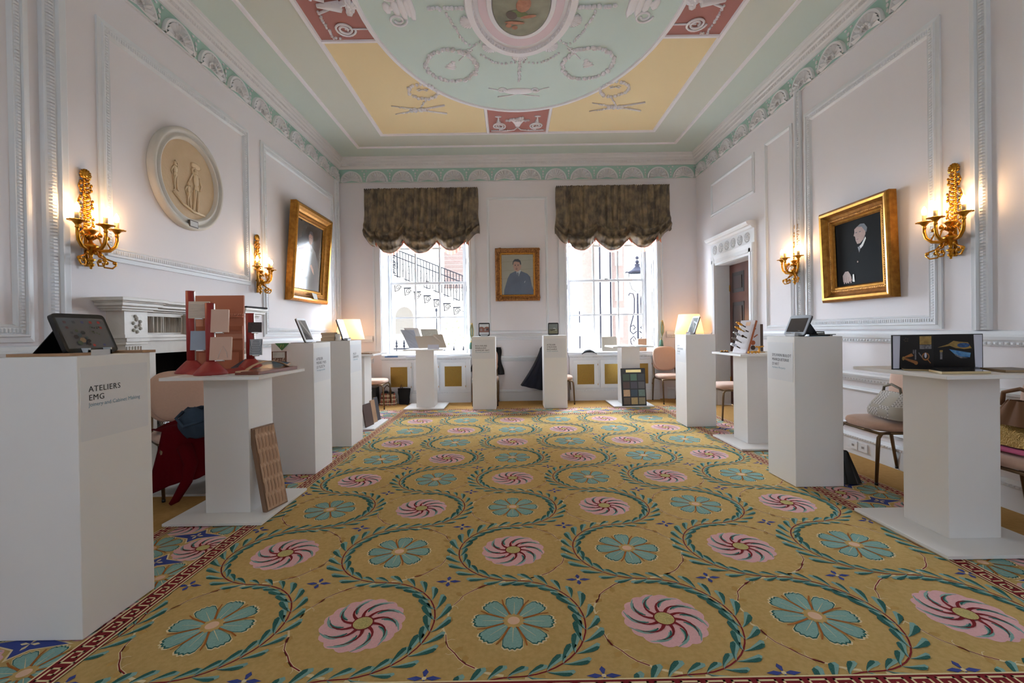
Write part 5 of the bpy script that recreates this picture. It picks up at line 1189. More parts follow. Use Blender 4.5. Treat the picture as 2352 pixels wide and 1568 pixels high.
mb = MB(); mb.box(-.055, .055, 0, .015, 0, .135, mat('mosaic_frame', (120, 76, 52), .5), M); mb.build('frame', t)
mb = MB(); mb.box(-.046, .040, -.002, 0, .085, .13, mat('mosaic_cloud', (214, 204, 190), .5, var=(20, .5)), M)
for k in range(70): mb.ball((random.uniform(-.042, .036), -.002, random.uniform(.008, .082)), (.005, .003, .005), mat('mosaic_stone%d' % (k % 3), ((176, 140, 116), (150, 112, 92), (196, 170, 150))[k % 3], .6), M, nu=6, nv=4)
mb.build('mosaic', t)
# paper under the stand
MB().box(-.12, .12, -.06, .06, 0, .001, mat('printed_sheet', (206, 206, 214), .6, var=(30, .6), rgb2=(226, 226, 228))).build('printed_sheet', loc=(-1.86, 2.93, TZ), rz=.1, label='printed paper sheet at the front of the red stand', category='paper')
# carved wood panel leaning on the pedestal base
t = thing('carved_wood_panel', 'tall carved oak panel leaning against the pedestal column by the fireplace', 'panel', (-1.636, 3.10, .031), 1.318)
M = T(0, 0, 0, rx=-.19); hh, ww = .57, .195
MB().box(-ww / 2, ww / 2, 0, .032, 0, hh, mat('walnut_board', (140, 108, 84), .6, var=(6, .5), aniso=(1, 1, .2)), M).build('panel_board', t, bevel=.002)
mb = MB(); m1, m2_ = mat('ripple_light', (206, 172, 142), .6), mat('ripple_dark', (164, 122, 94), .6)
def rip(u, v):
    x = -ww / 2 + .01 + (ww - .02) * u; z = .01 + (hh - .02) * v; row = math.floor(v * 5.5); ph = (row % 2) * .5
    return (x, -.005 - .009 * math.sin(2 * PI * (u * 6 + ph)) * math.sin(PI * ((v * 5.5) % 1)) ** .6, z)
mb.grid(rip, 84, 66, mat('ripple_oak', (196, 160, 130), .55, var=(5, .5), rgb2=(176, 138, 108), aniso=(1, 1, .2)), M); mb.build('carved_face', t)
# ================================================================== SIDE PEDESTAL (album)
A0 = TZ
t = thing('photo_album', 'open black photo album standing on the pedestal on the door side', 'album', (2.535, 2.66, A0), 0)
M = Matrix.Identity(4); m_pg = mat('album_page', (14, 13, 14), .3, spec=.4); m_pw = mat('album_white', (206, 206, 220), .5)
def pg(sg, pts, m, o): # page half: local, hinged along the middle fold, sides swung forward
    return [(sg * x * .985, -(x * .10) - o + .04, z) for x, z in pts]
H_ = .205; mb = MB()
for sg in (-1, 1): slab(mb, pg(sg, [(0, 0), (.275, 0), (.275, H_), (0, H_)] if sg > 0 else [(.275, 0), (0, 0), (0, H_), (.275, H_)], 0, 0), .006, m_tb)
mb.build('cover', t)
mb = MB()
for sg in (-1, 1):
    r = (lambda p: p) if sg > 0 else (lambda p: p[::-1])
    mb.add(pg(sg, r([(.225, .005), (.270, .005), (.270, H_ - .005), (.215, H_ - .005)]), 0, .001), [(0, 1, 2, 3)], m_pw)
    mb.add(pg(sg, r([(0, .005), (.230, .005), (.222, H_ - .004), (0, H_ - .004)]), 0, .0025), [(0, 1, 2, 3)], m_pg)
mb.add([(-.225, .015, .008), (.235, .015, .008), (.17, -.16, .004), (-.09, -.17, .004)], [(3, 2, 1, 0)], m_pg)
mb.build('pages', t)
PHO = {1: MB(), -1: MB()}
def pic(sg, x0, x1, z0_, z1_, m, k=0):
    mb = PHO[sg]
    r = (lambda p: p) if sg > 0 else (lambda p: p[::-1]); mb.add(pg(sg, r([(x0, z0_), (x1, z0_), (x1, z1_), (x0, z1_)]), 0, .0035 + k * .0003), [(0, 1, 2, 3)], m)
def blobp(sg, pts, m, k=0): PHO[sg].add(pg(sg, pts if sg > 0 else pts[::-1], 0, .0035 + k * .0003), [tuple(range(len(pts)))], m)
mb = MB(); mg = mat('photo_gold', (168, 136, 70), .4, var=(40, .8), rgb2=(120, 90, 40)); mo = mat('photo_orange', (176, 112, 56), .4, var=(40, .7), rgb2=(120, 74, 40)); mbl = mat('photo_blue', (44, 110, 176), .4, var=(50, .7), rgb2=(120, 170, 200)); mgy = mat('photo_grey', (140, 136, 140), .4, var=(80, .8), rgb2=(70, 66, 72))
pic(-1, .015, .095, .145, .195, mg); pic(-1, .015, .095, .118, .143, mgy)
def mir(cx, cz, rx_, rz_, n=16): return [(cx + rx_ * math.cos(2 * PI * k / n), cz + rz_ * math.sin(2 * PI * k / n)) for k in range(n)]
blobp(-1, mir(.055, .073, .026, .024), mo); blobp(-1, mir(.055, .073, .018, .016), m_pg, 1); blobp(-1, mir(.056, .080, .008, .016), m_pw, 2)
for a in ((.085, .06, .11, .10), (.015, .03, .03, .06)): pass
blobp(-1, [(.02, .035), (.024, .03), (.05, .06), (.046, .062)], mo, 1); blobp(-1, [(.075, .07), (.10, .10), (.104, .095), (.08, .064)], mgy, 1)
pic(-1, .118, .128, .055, .115, mgy); pic(-1, .133, .14, .09, .115, mgy); blobp(-1, [(.115, .035), (.125, .03), (.205, .062), (.2, .07), (.12, .048)], mo); blobp(-1, [(.135, .08), (.145, .075), (.195, .068), (.2, .074), (.15, .094)], mo, 1); blobp(-1, mir(.12, .036, .012, .012), mo, 2); blobp(-1, mir(.205, .064, .008, .012), mg, 2)
for k in range(5): blobp(-1, mir(.185 + .012 * math.cos(k * 1.3), .175 + .010 * math.sin(k * 1.3), .006, .003, 8), mat('photo_sepia', (70, 54, 44), .4), k)
blobp(1, [(.02, .125), (.08, .145), (.11, .165), (.14, .16), (.19, .155), (.21, .12), (.17, .115), (.12, .122), (.09, .135)], mg); blobp(1, mir(.165, .138, .035, .014), mat('photo_navy', (24, 62, 116), .3, var=(60, .6), rgb2=(60, 110, 160)), 1)
blobp(1, [(.085, .115), (.205, .092), (.20, .066), (.15, .07), (.11, .09)], mbl); blobp(1, [(.11, .09), (.15, .07), (.19, .062), (.15, .06), (.12, .076)], mgy, 1); pic(1, .035, .048, .055, .105, mgy); pic(1, .033, .05, .098, .11, mg, 1)
PHO[1].build('page_print', t); PHO[-1].build('page_print', t)
def booklet(label, q, th, m, m2):
    mb = MB(); slab(mb, q, th, m, m2); mb.build('booklet', label=label, category='booklet', bevel=.001)
m_gl = mat('glossy_black_cover', (14, 12, 12), .08, coat=.6, var=(14, .4), rgb2=(52, 40, 26)); m_cre = mat('page_edge', (206, 184, 140), .6)
zt = A0
a = at(2040, 851, z=zt + .01)
booklet('glossy dark booklet at the window end of the album pedestal', [(2.27, 2.60, zt + .009), (2.40, 2.52, zt + .009), (2.50, 2.66, zt + .009), (2.36, 2.73, zt + .009)], .008, m_gl, mat('gold_edge', (150, 126, 80), .4))
booklet('glossy black booklet with cream edge in front of the open album', [(2.27, 2.37, zt + .014), (2.52, 2.36, zt + .014), (2.58, 2.47, zt + .014), (2.33, 2.51, zt + .014)], .013, m_gl, m_cre)
booklet('grey covered book lying to the near side of the open album', [(2.64, 2.40, zt + .014), (2.84, 2.37, zt + .014), (2.85, 2.56, zt + .014), (2.68, 2.57, zt + .014)], .013, mat('grey_cover', (112, 104, 98), .5), mat('kraft_edge', (142, 118, 88), .6))
# ================================================================== DOOR-SIDE MIDDLE PEDESTAL: hardware boards
t = thing('hardware_board', 'slanted white sample board with five lever handles on the middle pedestal', 'board', (2.36, 4.67, TZ), -PI / 2 + .25); M = T(0, 0, 0, rx=-.33)
m_bs = mat('brass_bright', (218, 160, 70), .22, 1); m_br2 = mat('bronze_dark', (70, 50, 36), .35, .9); m_chr = mat('chrome', (200, 204, 210), .15, 1); m_lac = mat('board_lacquer', (224, 216, 218), .3); m_orw = mat('orange_wood', (168, 88, 44), .5)
mb = MB(); mb.box(-.095, .105, 0, .004, .0, .36, m_lac, M); mb.box(-.095, .105, .004, .028, .0, .36, m_orw, M); mb.box(.07, .105, -.012, 0, .0, .31, m_lac, M); mb.build('board_body', t, bevel=.002)
mb = MB(); mb.box(-.01, .05, -.002, 0, .30, .34, mat('peach_label', (230, 186, 148), .5), M); mb.build('label_sheet', t)
for k, (mm, zz) in enumerate(((m_bs, .285), (m_bs, .235), (m_chr, .175), (mat('pewter', (150, 144, 140), .3, .9), .115), (m_chr, .055))):
    h = MB(); h.tube([(-.005, 0, zz), (-.005, -.045, zz + .006)], .006, m_br2 if k in (0, 4) else mm, 8, M)
    h.tube([(-.005, -.045, zz + .006), (-.008, -.075, zz + .01)], [.010, .014], mm, 10, M); h.ball((-.010, -.09, zz + .012), (.014, .02, .014), mm, M)
    if k == 4: h.box(-.022, .006, -.11, -.055, zz - .004, zz + .022, m_chr, M)
    else: h.ball((-.012, -.112, zz + .014), (.010, .010, .010), mm, M)
    h.build('lever_handle', t)
for k, zz in enumerate((.232, .165)):
    h = MB(); h.tube([(.055, -.002, zz), (.055, -.05, zz + .004)], .006, m_br2, 8, M); h.ball((.055, -.055, zz + .004), (.012, .016, .012), (m_lac, m_br2)[k], M); h.build('key', t)
t = thing('finish_panel', 'upright white panel of inlaid diamonds and discs behind the handle board', 'panel', (2.665, 4.98, TZ), -.05)
mb = MB(); mb.box(-.115, .12, 0, .045, 0, .30, mat('panel_white', (218, 216, 220), .35)); mb.box(.09, .121, -.001, .045, 0, .30, mat('panel_edge_dark', (84, 66, 54), .5)); mb.build('panel_board', t, bevel=.001)
mb = MB()
def dia(x, z, r, m): mb.add([(x - r, -.001, z), (x, -.001, z - r), (x + r, -.001, z), (x, -.001, z + r)], [(0, 1, 2, 3)], m)
ds = [mat('inlay%d' % k, c, .4) for k, c in enumerate(((70, 56, 50), (76, 62, 58), (186, 158, 132), (136, 130, 132), (56, 46, 44)))]
mb.add([(-.11, -.001, .25), (-.075, -.001, .205), (-.045, -.001, .25), (-.045, -.001, .29), (-.08, -.001, .29)], [(0, 1, 2, 3, 4)], ds[0]); dia(.005, .25, .042, ds[1]); dia(-.085, .195, .035, ds[2]); dia(-.035, .19, .032, ds[3]); dia(-.09, .14, .022, ds[4]); dia(-.035, .135, .018, ds[3])
for x, z, r, m in ((-.07, .04, .017, m_bs), (.01, .095, .026, m_orw), (.01, .04, .026, ds[0])): mb.add([(x + r * math.cos(2 * PI * k / 18), -.001, z + r * math.sin(2 * PI * k / 18)) for k in range(18)], [tuple(range(18))], m)
mb.box(-.07, -.048, -.002, 0, .085, .125, m_bs); mb.tube([(.02, -.004, .155), (.06, -.004, .185)], .006, m_orw, 6); mb.build('inlay_samples', t)
def brassbit(name, label, cat_, loc, fn, rz=0):
    mb = MB(); fn(mb); mb.build(name, loc=loc, rz=rz, label=label, category=cat_)
def lev(mb): mb.box(-.075, .055, -.016, .016, 0, .006, m_bs); mb.lathe([(.018, .006), (.014, .012), (.009, .02), (.009, .05), (.013, .056)], m_bs, 14); mb.tube([(-.04, 0, .062), (0, 0, .058), (.035, 0, .062), (.05, 0, .066)], [.007, .009, .008, .005], m_bs)
brassbit('door_handle_plate', 'brass lever handle standing on its plate at the corner of the handle board', 'handle', (2.60, 4.72, TZ), lev)
def orn(mb):
    for k in range(12): mb.ball((-.06 + .011 * k, .012 * math.sin(k * 1.9), .014 + .008 * abs(math.sin(k))), (.011, .010, .011), m_bs, nu=8, nv=6)
brassbit('brass_ornament', 'curled gilt ornament lying at the front edge of the middle pedestal', 'ornament', (2.41, 4.46, TZ), orn, .1)
def flat(mb): mb.box(-.06, .06, -.012, .012, 0, .005, m_bs); mb.ball((.05, 0, .005), (.016, .016, .008), m_bs)
brassbit('brass_plate', 'flat brass key plate in front of the diamond inlay panel', 'plate', (2.73, 4.66, TZ), flat, .1)
def dk(mb): mb.lathe([(.05, 0), (.05, .006), (0, .008)], ds[0], 20); [mb.ball((.03 * math.cos(k), .02 * math.sin(k), .012), .010, m_bs) for k in range(4)]
brassbit('dark_rosette', 'dark round rosette with gilt studs at the window side of the handle board', 'rosette', (2.30, 4.86, TZ), dk)
# ================================================================== FAR-LEFT WINDOW PEDESTAL: plaster sheets
def px_slab(name, label, pts, th, m, m2=None, cat_='sheet', extra=None):
    q = [at(u, v, y=y) for u, v, y in pts]; mb = MB(); slab(mb, q, th, m, m2); o = mb.build(name, label=label, category=cat_,)
    return o
m_p1 = mat('slate_blue_plaster', (176, 184, 200), .6, wave=(9, .004, 'DIAGONAL')); m_p2 = mat('white_plaster', (214, 210, 206), .6); m_p3 = mat('grey_green_plaster', (196, 196, 184), .6, var=(40, .5), rgb2=(172, 166, 160)); m_p4 = mat('beige_plaster', (202, 190, 176), .6)
yb = 7.42
px_slab('plaster_sheet', 'blue grey ribbed plaster sheet leaning on the far pedestal under the stair window', [(940, 799.5, 7.22), (962, 799, 7.22), (951, 757.5, 7.36), (919.8, 757.5, 7.36)], .012, m_p1)
px_slab('plaster_sheet', 'plain white plaster sheet behind the blue grey one on the far pedestal', [(945, 796, 7.45), (975, 796, 7.45), (960, 753, 7.55), (927.4, 753, 7.55)], .010, m_p2)
px_slab('plaster_sheet', 'grey green plaster sheet with pierced ornament at the back of the far pedestal', [(975, 796, 7.42), (1014, 796, 7.42), (1004, 755.5, 7.52), (965.7, 755.5, 7.52)], .010, m_p3)
px_slab('plaster_sheet', 'wide beige plaster sheet with stepped top at the front of the far pedestal', [(962, 799.5, 7.16), (1025.6, 797.5, 7.16), (1016, 767.5, 7.26), (996, 767.5, 7.26), (994, 771, 7.26), (953, 772, 7.26)], .010, m_p4)
mb = MB(); a = at(982, 803, y=7.08); b = at(1007, 803, y=7.08); hz = .07
mb.add([(a.x, 7.08, TZ), (b.x, 7.08, TZ), (b.x, 7.12, TZ + hz), (a.x, 7.12, TZ + hz), (b.x, 7.16, TZ), (a.x, 7.16, TZ)], [(0, 1, 2, 3), (3, 2, 4, 5)], mat('card_white', (206, 208, 222), .5)); mb.build('tent_card', label='small folded white card at the front of the plaster sheets', category='card', solid=.001)
# ================================================================== FAR-RIGHT WINDOW PEDESTAL
booklet('thin black folder at the window pier side of the swatch pedestal', [(1.66, 7.02, TZ + .006), (1.92, 7.02, TZ + .006), (1.90, 7.22, TZ + .006), (1.62, 7.22, TZ + .006)], .006, m_white, m_tb)
booklet('thin black folder at the lamp side of the swatch pedestal', [(1.95, 7.03, TZ + .006), (2.19, 7.03, TZ + .006), (2.17, 7.22, TZ + .006), (1.94, 7.22, TZ + .006)], .006, m_white, m_tb)
t = thing('swatch_board', 'black framed board of twelve colour swatches leaning on the pedestal base', 'board', (1.902, 7.000, .031), .03); M = T(0, 0, 0, rx=-.115)
mb = MB(); mb.box(-.192, .192, 0, .022, 0, .585, mat('frame_charcoal', (34, 32, 36), .45), M); mb.build('frame', t, bevel=.002)
cols = [(72, 88, 72), (92, 124, 110), (70, 76, 82), (88, 66, 64), (82, 80, 92), (98, 98, 102), (214, 176, 138), (62, 80, 94), (116, 140, 132), (110, 94, 78), (190, 164, 112), (154, 144, 116)]
mb = MB(); mb.box(-.115, .125, -.002, 0, .52, .562, mat('gold_label', (236, 214, 150), .3, .5), M); mb.build('title_plate', t)
for k, c in enumerate(cols):
    r, q = divmod(k, 3); x = -.165 + q * .118; z = .39 - r * .122
    mb = MB(); mb.box(x, x + .102, -.003, 0, z, z + .104, mat('swatch%d' % k, c, .5, var=(50 if r > 1 else 12, .5 if r > 1 else .15)), M); mb.build('swatch', t)
SZ = .8005
px_ = at(1404, 812, y=7.86)
board('framed_sample', 'beige mounted board standing on the sill behind the swatch pedestal', 'board', [(1.59, 7.90, .845), (1.86, 7.90, .845), (1.855, 7.97, 1.10), (1.595, 7.97, 1.10)], .012, mat('mount_beige', (190, 182, 166), .6, var=(5, .3)), m_p4)
MB().box(-.075, .075, -.05, .05, 0, .22, mat('kraft_box', (186, 146, 116), .7)).build('kraft_box', loc=(2.30, 7.96, .8365), label='small kraft brown box standing on the sill at the lamp side', category='box', bevel=.002)
mb = MB(); mb.grid(lambda u, v: (-.13 + .26 * u, -.05 + .1 * v, .002 + .075 * math.sin(PI * u) ** .7 * math.sin(PI * min(1, v * .8 + .2)) + .008 * noise.noise((u * 6, v * 4, 1))), 20, 8, mat('black_felt', (16, 16, 18), .9)); mb.build('felt_hat', loc=(1.34, 7.82, SZ), label='soft black felt hat lying on the sill of the lamp post window', category='hat', solid=.006)
for nm, lab, x, y, w_, d, h_, c in (('paper_pile', 'pale papers with dark edges on the sill beside the black felt hat', 1.16, 7.81, .2, .1, .006, (220, 222, 230)), ('blue_folder', 'blue folders stacked on the sill below the stair window', -2.09, 7.81, .22, .10, .022, (86, 116, 160)), ('grey_folder', 'flat grey folder on the sill behind the plaster pedestal', -1.70, 7.80, .28, .09, .010, (170, 170, 182)), ('paper_pile', 'loose white papers on the sill near the ROUVEURE plinth', -.98, 7.81, .24, .12, .012, (226, 228, 232)), ('dark_folder', 'thin dark folder lying on top of the blue folders', -2.07, 7.812, .18, .09, .008, (60, 64, 72))):
    MB().box(-w_ / 2, w_ / 2, -d / 2, d / 2, 0, h_, mat(nm + lab[:6], c, .6)).build(nm, loc=(x, y, SZ + (.0225 if nm == 'dark_folder' else 0)), rz=.06, label=lab, category='paper', bevel=.002)
# ================================================================== PEDESTAL BEHIND JALLU
for k, (z, c, lab) in enumerate(((0, (150, 118, 92), 'lower thin brown board on the pedestal behind the JALLU plinth'), (.0085, (176, 148, 122), 'upper thin pale board on the pedestal behind the JALLU plinth'))):
    MB().box(-.10, .10 - .02 * k, -.20, .16, 0, .008, mat('thin_board%d' % k, c, .5)).build('thin_board', loc=(-1.88, 5.93, TZ + z), rz=-.08 * k, label=lab, category='board', group='thin boards on the pedestal behind JALLU')
for k, (dy, c, lab) in enumerate(((0, (74, 50, 42), 'dark walnut board leaning nearest the viewer at the pedestal behind JALLU'), (.24, (176, 140, 108), 'pale oak board leaning in the middle at the pedestal behind JALLU'), (.38, (78, 78, 86), 'slate grey board leaning farthest at the pedestal behind JALLU'))):
    mb = MB(); mb.box(-.11 if k == 0 else -.06, .11 if k == 0 else .06, 0, .016, 0, .29 + .012 * k, mat('lean_board%d' % k, c, .5, var=(8, .4)), T(0, 0, 0, rx=-.16))
    mb.build('leaning_board', loc=(-1.838, 5.78 + dy, .031), rz=PI / 2 - .15, label=lab, category='board', group='boards leaning at the pedestal behind JALLU', bevel=.002)
# ================================================================== COATS, BAGS
def cloth(name, label, cat_, loc, rz, fn, m, nu=36, nv=30, th=.006):
    mb = MB(); mb.grid(fn, nu, nv, m); return mb.build(name, loc=loc, rz=rz, label=label, category=cat_, solid=th)
m_redc = mat('red_wool', (84, 3, 14), .9, spec=.1); m_navyc = mat('navy_wool', (24, 26, 40), .9); m_blkc = mat('black_cloth2', (22, 20, 21), .9); m_den = mat('denim_bag', (52, 70, 88), .8, var=(20, .5), rgb2=(36, 50, 66))
def redcoat(u, v):  # hangs from the seat rail: a skirt falling on the camera side
    a = -1.9 + 3.5 * u; r = .235 + .10 * v + .03 * math.sin(u * 26 + 2 * v) * v + .015 * math.sin(u * 61) * v
    z = .50 - .43 * v * (1 - .22 * abs(math.sin(u * 5.5))) + .05 * math.exp(-((u - .5) / .25) ** 2) * (1 - v)
    return (math.cos(a) * r * 1.05, math.sin(a) * r, z)
o = cloth('red_coat', 'dark red coat draped over the chair by the fireplace', 'coat', (-2.56, 3.55, .02), .2, redcoat, m_redc, 60, 24)
mb = MB(); mb.grid(lambda u, v: (-.20 + .40 * u, -.18 + .36 * v, .492 + .05 * math.sin(PI * u) * math.sin(PI * v) + .03 * noise.noise((u * 5, v * 5, 3))), 18, 18, m_redc)
mb.tube([(.1, -.30, .40), (.16, -.34, .28), (.14, -.36, .16), (.08, -.39, .04), (.05, -.40, .015)], [.05, .045, .035, .026, .012], m_redc, 10)
mb.build('coat_fold', parent=o)
mb = MB(); mb.grid(lambda u, v: (.12 * math.cos(2 * PI * u) * (.55 + .7 * math.sin(PI * (v * .8 + .1))), .075 * math.sin(2 * PI * u) * (.6 + .7 * math.sin(PI * (v * .8 + .1))), .22 * (1 - v) + .02 * noise.noise((math.cos(2 * PI * u) * 2, math.sin(2 * PI * u) * 2, v * 3))), 28, 16, m_den)
mb.tube([(-.10, -.05, .20), (-.13, -.09, .16), (-.08, -.11, .10), (.03, -.10, .13), (.09, -.04, .2)], .010, m_den)
mb.build('denim_bag', loc=(-2.33, 3.36, .47), rz=.3, label='slouchy dark blue denim bag on the red coat chair', category='bag', solid=.004)
# clear plastic bag inside the firebox
m_plas = mat('crumpled_foil', (150, 146, 146), .15, .6, bump=(30, .03))
mb = MB(); mb.grid(lambda u, v: (.24 * math.cos(2 * PI * u) * (.5 + .5 * math.sin(PI * (v * .9 + .05))) * (1 + .2 * noise.noise((u * 9, v * 7, 2))), .16 * math.sin(2 * PI * u) * (.5 + .5 * math.sin(PI * (v * .9 + .05))) * (1 + .2 * noise.noise((u * 9, v * 7, 6))), .5 * (1 - v)), 32, 20, m_plas)
mb.build('plastic_sack', loc=(-3.22, 3.97, .005), label='crumpled clear plastic sack in the dark fireplace opening', category='sack')
# black jacket
def jk(u, v):
    x = -.235 + .47 * u; q = .15 * max(0, v - .35) * (1 if u > .5 else -1) * abs(u - .5) * 2
    return (x * (1.02 + .05 * math.sin(v * 9)) + q * .5, .325 - .025 * math.sin(u * 30) * v - (0 if v > .08 else .06), .95 - .42 * v - (.06 if u > .8 else 0) * v)
cloth('black_jacket', 'black jacket hung over the chair behind the ROUVEURE plinth', 'jacket', (-.43, 7.50, 0), 0, jk, m_blkc)
def nc(u, v):
    w_ = .16 + .26 * v; x = -.06 - .34 * v ** 1.3 * (1 - u) + .28 * u * (.4 + v * .6); return (x, .02 * math.sin(u * 24) * v - .02, .93 - .62 * v - .14 * u * v + .03 * math.sin(u * PI) * (1 - v))
mb = MB(); mb.grid(nc, 36, 30, m_navyc); mb.grid(lambda u, v: (nc(u, v)[0], nc(u, v)[1] + .30, nc(u, v)[2]), 36, 30, m_navyc); mb.grid(lambda u, v: (nc(0, v)[0] - .02 * math.sin(PI * u), -.02 + .30 * u, nc(0, v)[2]), 10, 30, m_navyc); mb.grid(lambda u, v: (nc(u, 0)[0], -.02 + .30 * v, nc(u, 0)[2] + .02 * math.sin(PI * v)), 20, 8, m_navyc)
mb.build('navy_coat', loc=(.56, 7.47, 0), label='navy coat hung over the chair back beside the STEAVEN RICHARD plinth', category='coat', solid=.006)
# bags on the floor
m_chk = bpy.data.materials.new('tan_check'); m_chk.use_nodes = True; nt = m_chk.node_tree; pb = nt.nodes['Principled BSDF']; pb.inputs['Roughness'].default_value = .7
tc = nt.nodes.new('ShaderNodeTexCoord')
def wband(direction, scale, c, prev):
    wv = nt.nodes.new('ShaderNodeTexWave'); wv.bands_direction = direction; wv.inputs['Scale'].default_value = scale; nt.links.new(tc.outputs['Object'], wv.inputs[0])
    rp = nt.nodes.new('ShaderNodeMapRange'); rp.inputs[1].default_value = .82; rp.inputs[2].default_value = .9; nt.links.new(wv.outputs[1], rp.inputs[0])
    mx = nt.nodes.new('ShaderNodeMix'); mx.data_type = 'RGBA'; nt.links.new(rp.outputs[0], mx.inputs[0]); mx.inputs[7].default_value = tuple(lin(q) for q in c) + (1,)
    if prev is None: mx.inputs[6].default_value = (lin(200), lin(166), lin(128), 1)
    else: nt.links.new(prev, mx.inputs[6])
    return mx.outputs[2]
p_ = wband('X', 9, (54, 44, 42), None); p_ = wband('Z', 9, (54, 44, 42), p_); p_ = wband('X', 4.5, (170, 70, 60), p_); p_ = wband('Z', 5, (222, 206, 180), p_); nt.links.new(p_, pb.inputs['Base Color'])
def sack(mb, w_, d, h, m, nu=30, nv=16, top=.75, seed=0):
    mb.grid(lambda u, v: (w_ / 2 * math.copysign(abs(math.cos(2 * PI * u)) ** .6, math.cos(2 * PI * u)) * (1 + (top - 1) * v) * (1 + .08 * noise.noise((u * 5, v * 4, seed))), d / 2 * math.copysign(abs(math.sin(2 * PI * u)) ** .7, math.sin(2 * PI * u)) * (1 + (top * .6 - 1) * v), h * v), nu, nv, m)
    mb.add([(w_ / 2 * math.copysign(abs(math.cos(2 * PI * k / 20)) ** .6, math.cos(2 * PI * k / 20)), d / 2 * math.copysign(abs(math.sin(2 * PI * k / 20)) ** .7, math.sin(2 * PI * k / 20)), 0.001) for k in range(20)], [tuple(range(20))], m)
t = thing('checked_bag', 'tan checked fabric bag on the floor under the stair window', 'bag', (-2.12, 7.66, 0), .1)
mb = MB(); sack(mb, .30, .16, .20, m_chk); mb.build('bag_body', t)
mb = MB(); mb.ball((-.05, 0, .21), (.06, .04, .03), m_blkc); mb.ball((.06, 0, .20), (.05, .04, .025), m_blkc); mb.build('bag_lining', t)
for dy in (-.03, .03): MB().tube([(-.09, dy, .18), (-.07, dy, .28), (-.02, dy, .335), (.03, dy, .30), (.06, dy, .18)], .006, mat('brown_leather', (84, 52, 42), .5), 7).build('handle', t)
t = thing('black_tote', 'black tote bag on the floor beside the tan checked bag', 'bag', (-1.865, 7.72, 0), -.1)
mb = MB(); sack(mb, .17, .10, .27, m_blkc, top=1.3, seed=4); mb.build('bag_body', t); MB().tube([(-.07, 0, .26), (-.05, 0, .33), (-.02, 0, .26)], .008, mat('brown_leather')).build('handle', t); MB().tube([(.02, -.05, .02), (.08, -.09, .012), (.10, -.12, .012)], .01, m_blkc).build('strap', t)
t = thing('printed_box', 'black box printed with pink and pale flowers under the chair by the window', 'box', (-2.46, 7.72, 0), 0)
mb = MB(); mb.box(-.14, .14, -.10, .10, 0, .30, mat('box_black', (30, 30, 32), .4)); mb.build('box_body', t, bevel=.003)
mb = MB()
for x, z, r, c in ((-.03, .12, .022, (220, 150, 160)), (-.035, .07, .018, (190, 60, 80)), (.04, .17, .02, (190, 180, 170)), (.06, .25, .016, (206, 206, 200)), (.11, .12, .022, (170, 120, 50)), (.02, .05, .03, (90, 110, 108)), (-.1, .06, .02, (76, 96, 96))): mb.add([(x + r * math.cos(2 * PI * k / 8), -.102, z + r * math.sin(2 * PI * k / 8)) for k in range(8)], [tuple(range(8))], mat('flower%d' % c[0], c, .5))
mb.build('flower_print', t)
mb = MB(); mb.grid(lambda u, v: (.10 * math.cos(2 * PI * u) * (.35 + .65 * v) + .03 * v + .008 * math.sin(u * 60), .09 * math.sin(2 * PI * u) * (.35 + .65 * v) + .006 * math.sin(u * 47), .235 * (1 - v) + .003), 60, 12, mat('black_satin', (8, 8, 9), .3)); mb.lathe([(0, .235), (.036, .232)], mat('black_satin'), 16)
mb.build('folded_umbrella', loc=(2.565, 3.50, .0115), label='folded black umbrella bundle on the carpet beside the SYLVAIN BULOT plinth', category='umbrella')
# handbag with grey and white check on the chair
m_hc = bpy.data.materials.new('grey_check'); m_hc.use_nodes = True; nt = m_hc.node_tree; pb = nt.nodes['Principled BSDF']; pb.inputs['Roughness'].default_value = .6
tc = nt.nodes.new('ShaderNodeTexCoord'); c1 = nt.nodes.new('ShaderNodeTexChecker'); c1.inputs['Scale'].default_value = 70; c1.inputs[1].default_value = (lin(206), lin(202), lin(196), 1); c1.inputs[2].default_value = (lin(150), lin(144), lin(138), 1)
c2 = nt.nodes.new('ShaderNodeTexChecker'); c2.inputs['Scale'].default_value = 10; c2.inputs[1].default_value = (1, 1, 1, 1); c2.inputs[2].default_value = (0, 0, 0, 1); mx = nt.nodes.new('ShaderNodeMix'); mx.data_type = 'RGBA'
nt.links.new(tc.outputs['Object'], c1.inputs[0]); nt.links.new(tc.outputs['Object'], c2.inputs[0]); nt.links.new(c2.outputs[0], mx.inputs[0]); mx.inputs[6].default_value = (lin(176), lin(168), lin(154), 1); nt.links.new(c1.outputs[0], mx.inputs[7]); nt.links.new(mx.outputs[2], pb.inputs['Base Color'])
t = thing('checked_handbag', 'grey and white checked handbag sitting on the salmon chair seat', 'handbag', (2.975, 3.52, .50), PI / 2 - .1)
mb = MB(); mb.grid(lambda u, v: (.20 * math.copysign(abs(math.cos(2 * PI * u)) ** .6, math.cos(2 * PI * u)) * (1 - .45 * v ** 1.5), .085 * math.copysign(abs(math.sin(2 * PI * u)) ** .8, math.sin(2 * PI * u)) * (1 - .9 * v ** 2) * (.75 + .6 * math.sin(PI * min(v + .2, 1))), .004 + .20 * v), 40, 16, m_hc)
mb.add([(.2 * math.cos(2 * PI * k / 20), .06 * math.sin(2 * PI * k / 20), .004) for k in range(20)], [tuple(range(20))], m_hc); mb.build('bag_body', t)
MB().tube([(.09, 0, .19), (.08, .0, .235), (0, 0, .26), (-.09, 0, .235), (-.1, 0, .19)], .010, mat('taupe_leather', (120, 112, 98), .5)).build('handle', t)
t = thing('gold_handbag', 'gold sequinned handbag with brown gathered top on the chair nearest the viewer', 'handbag', (2.99, 2.64, .505), PI / 2)
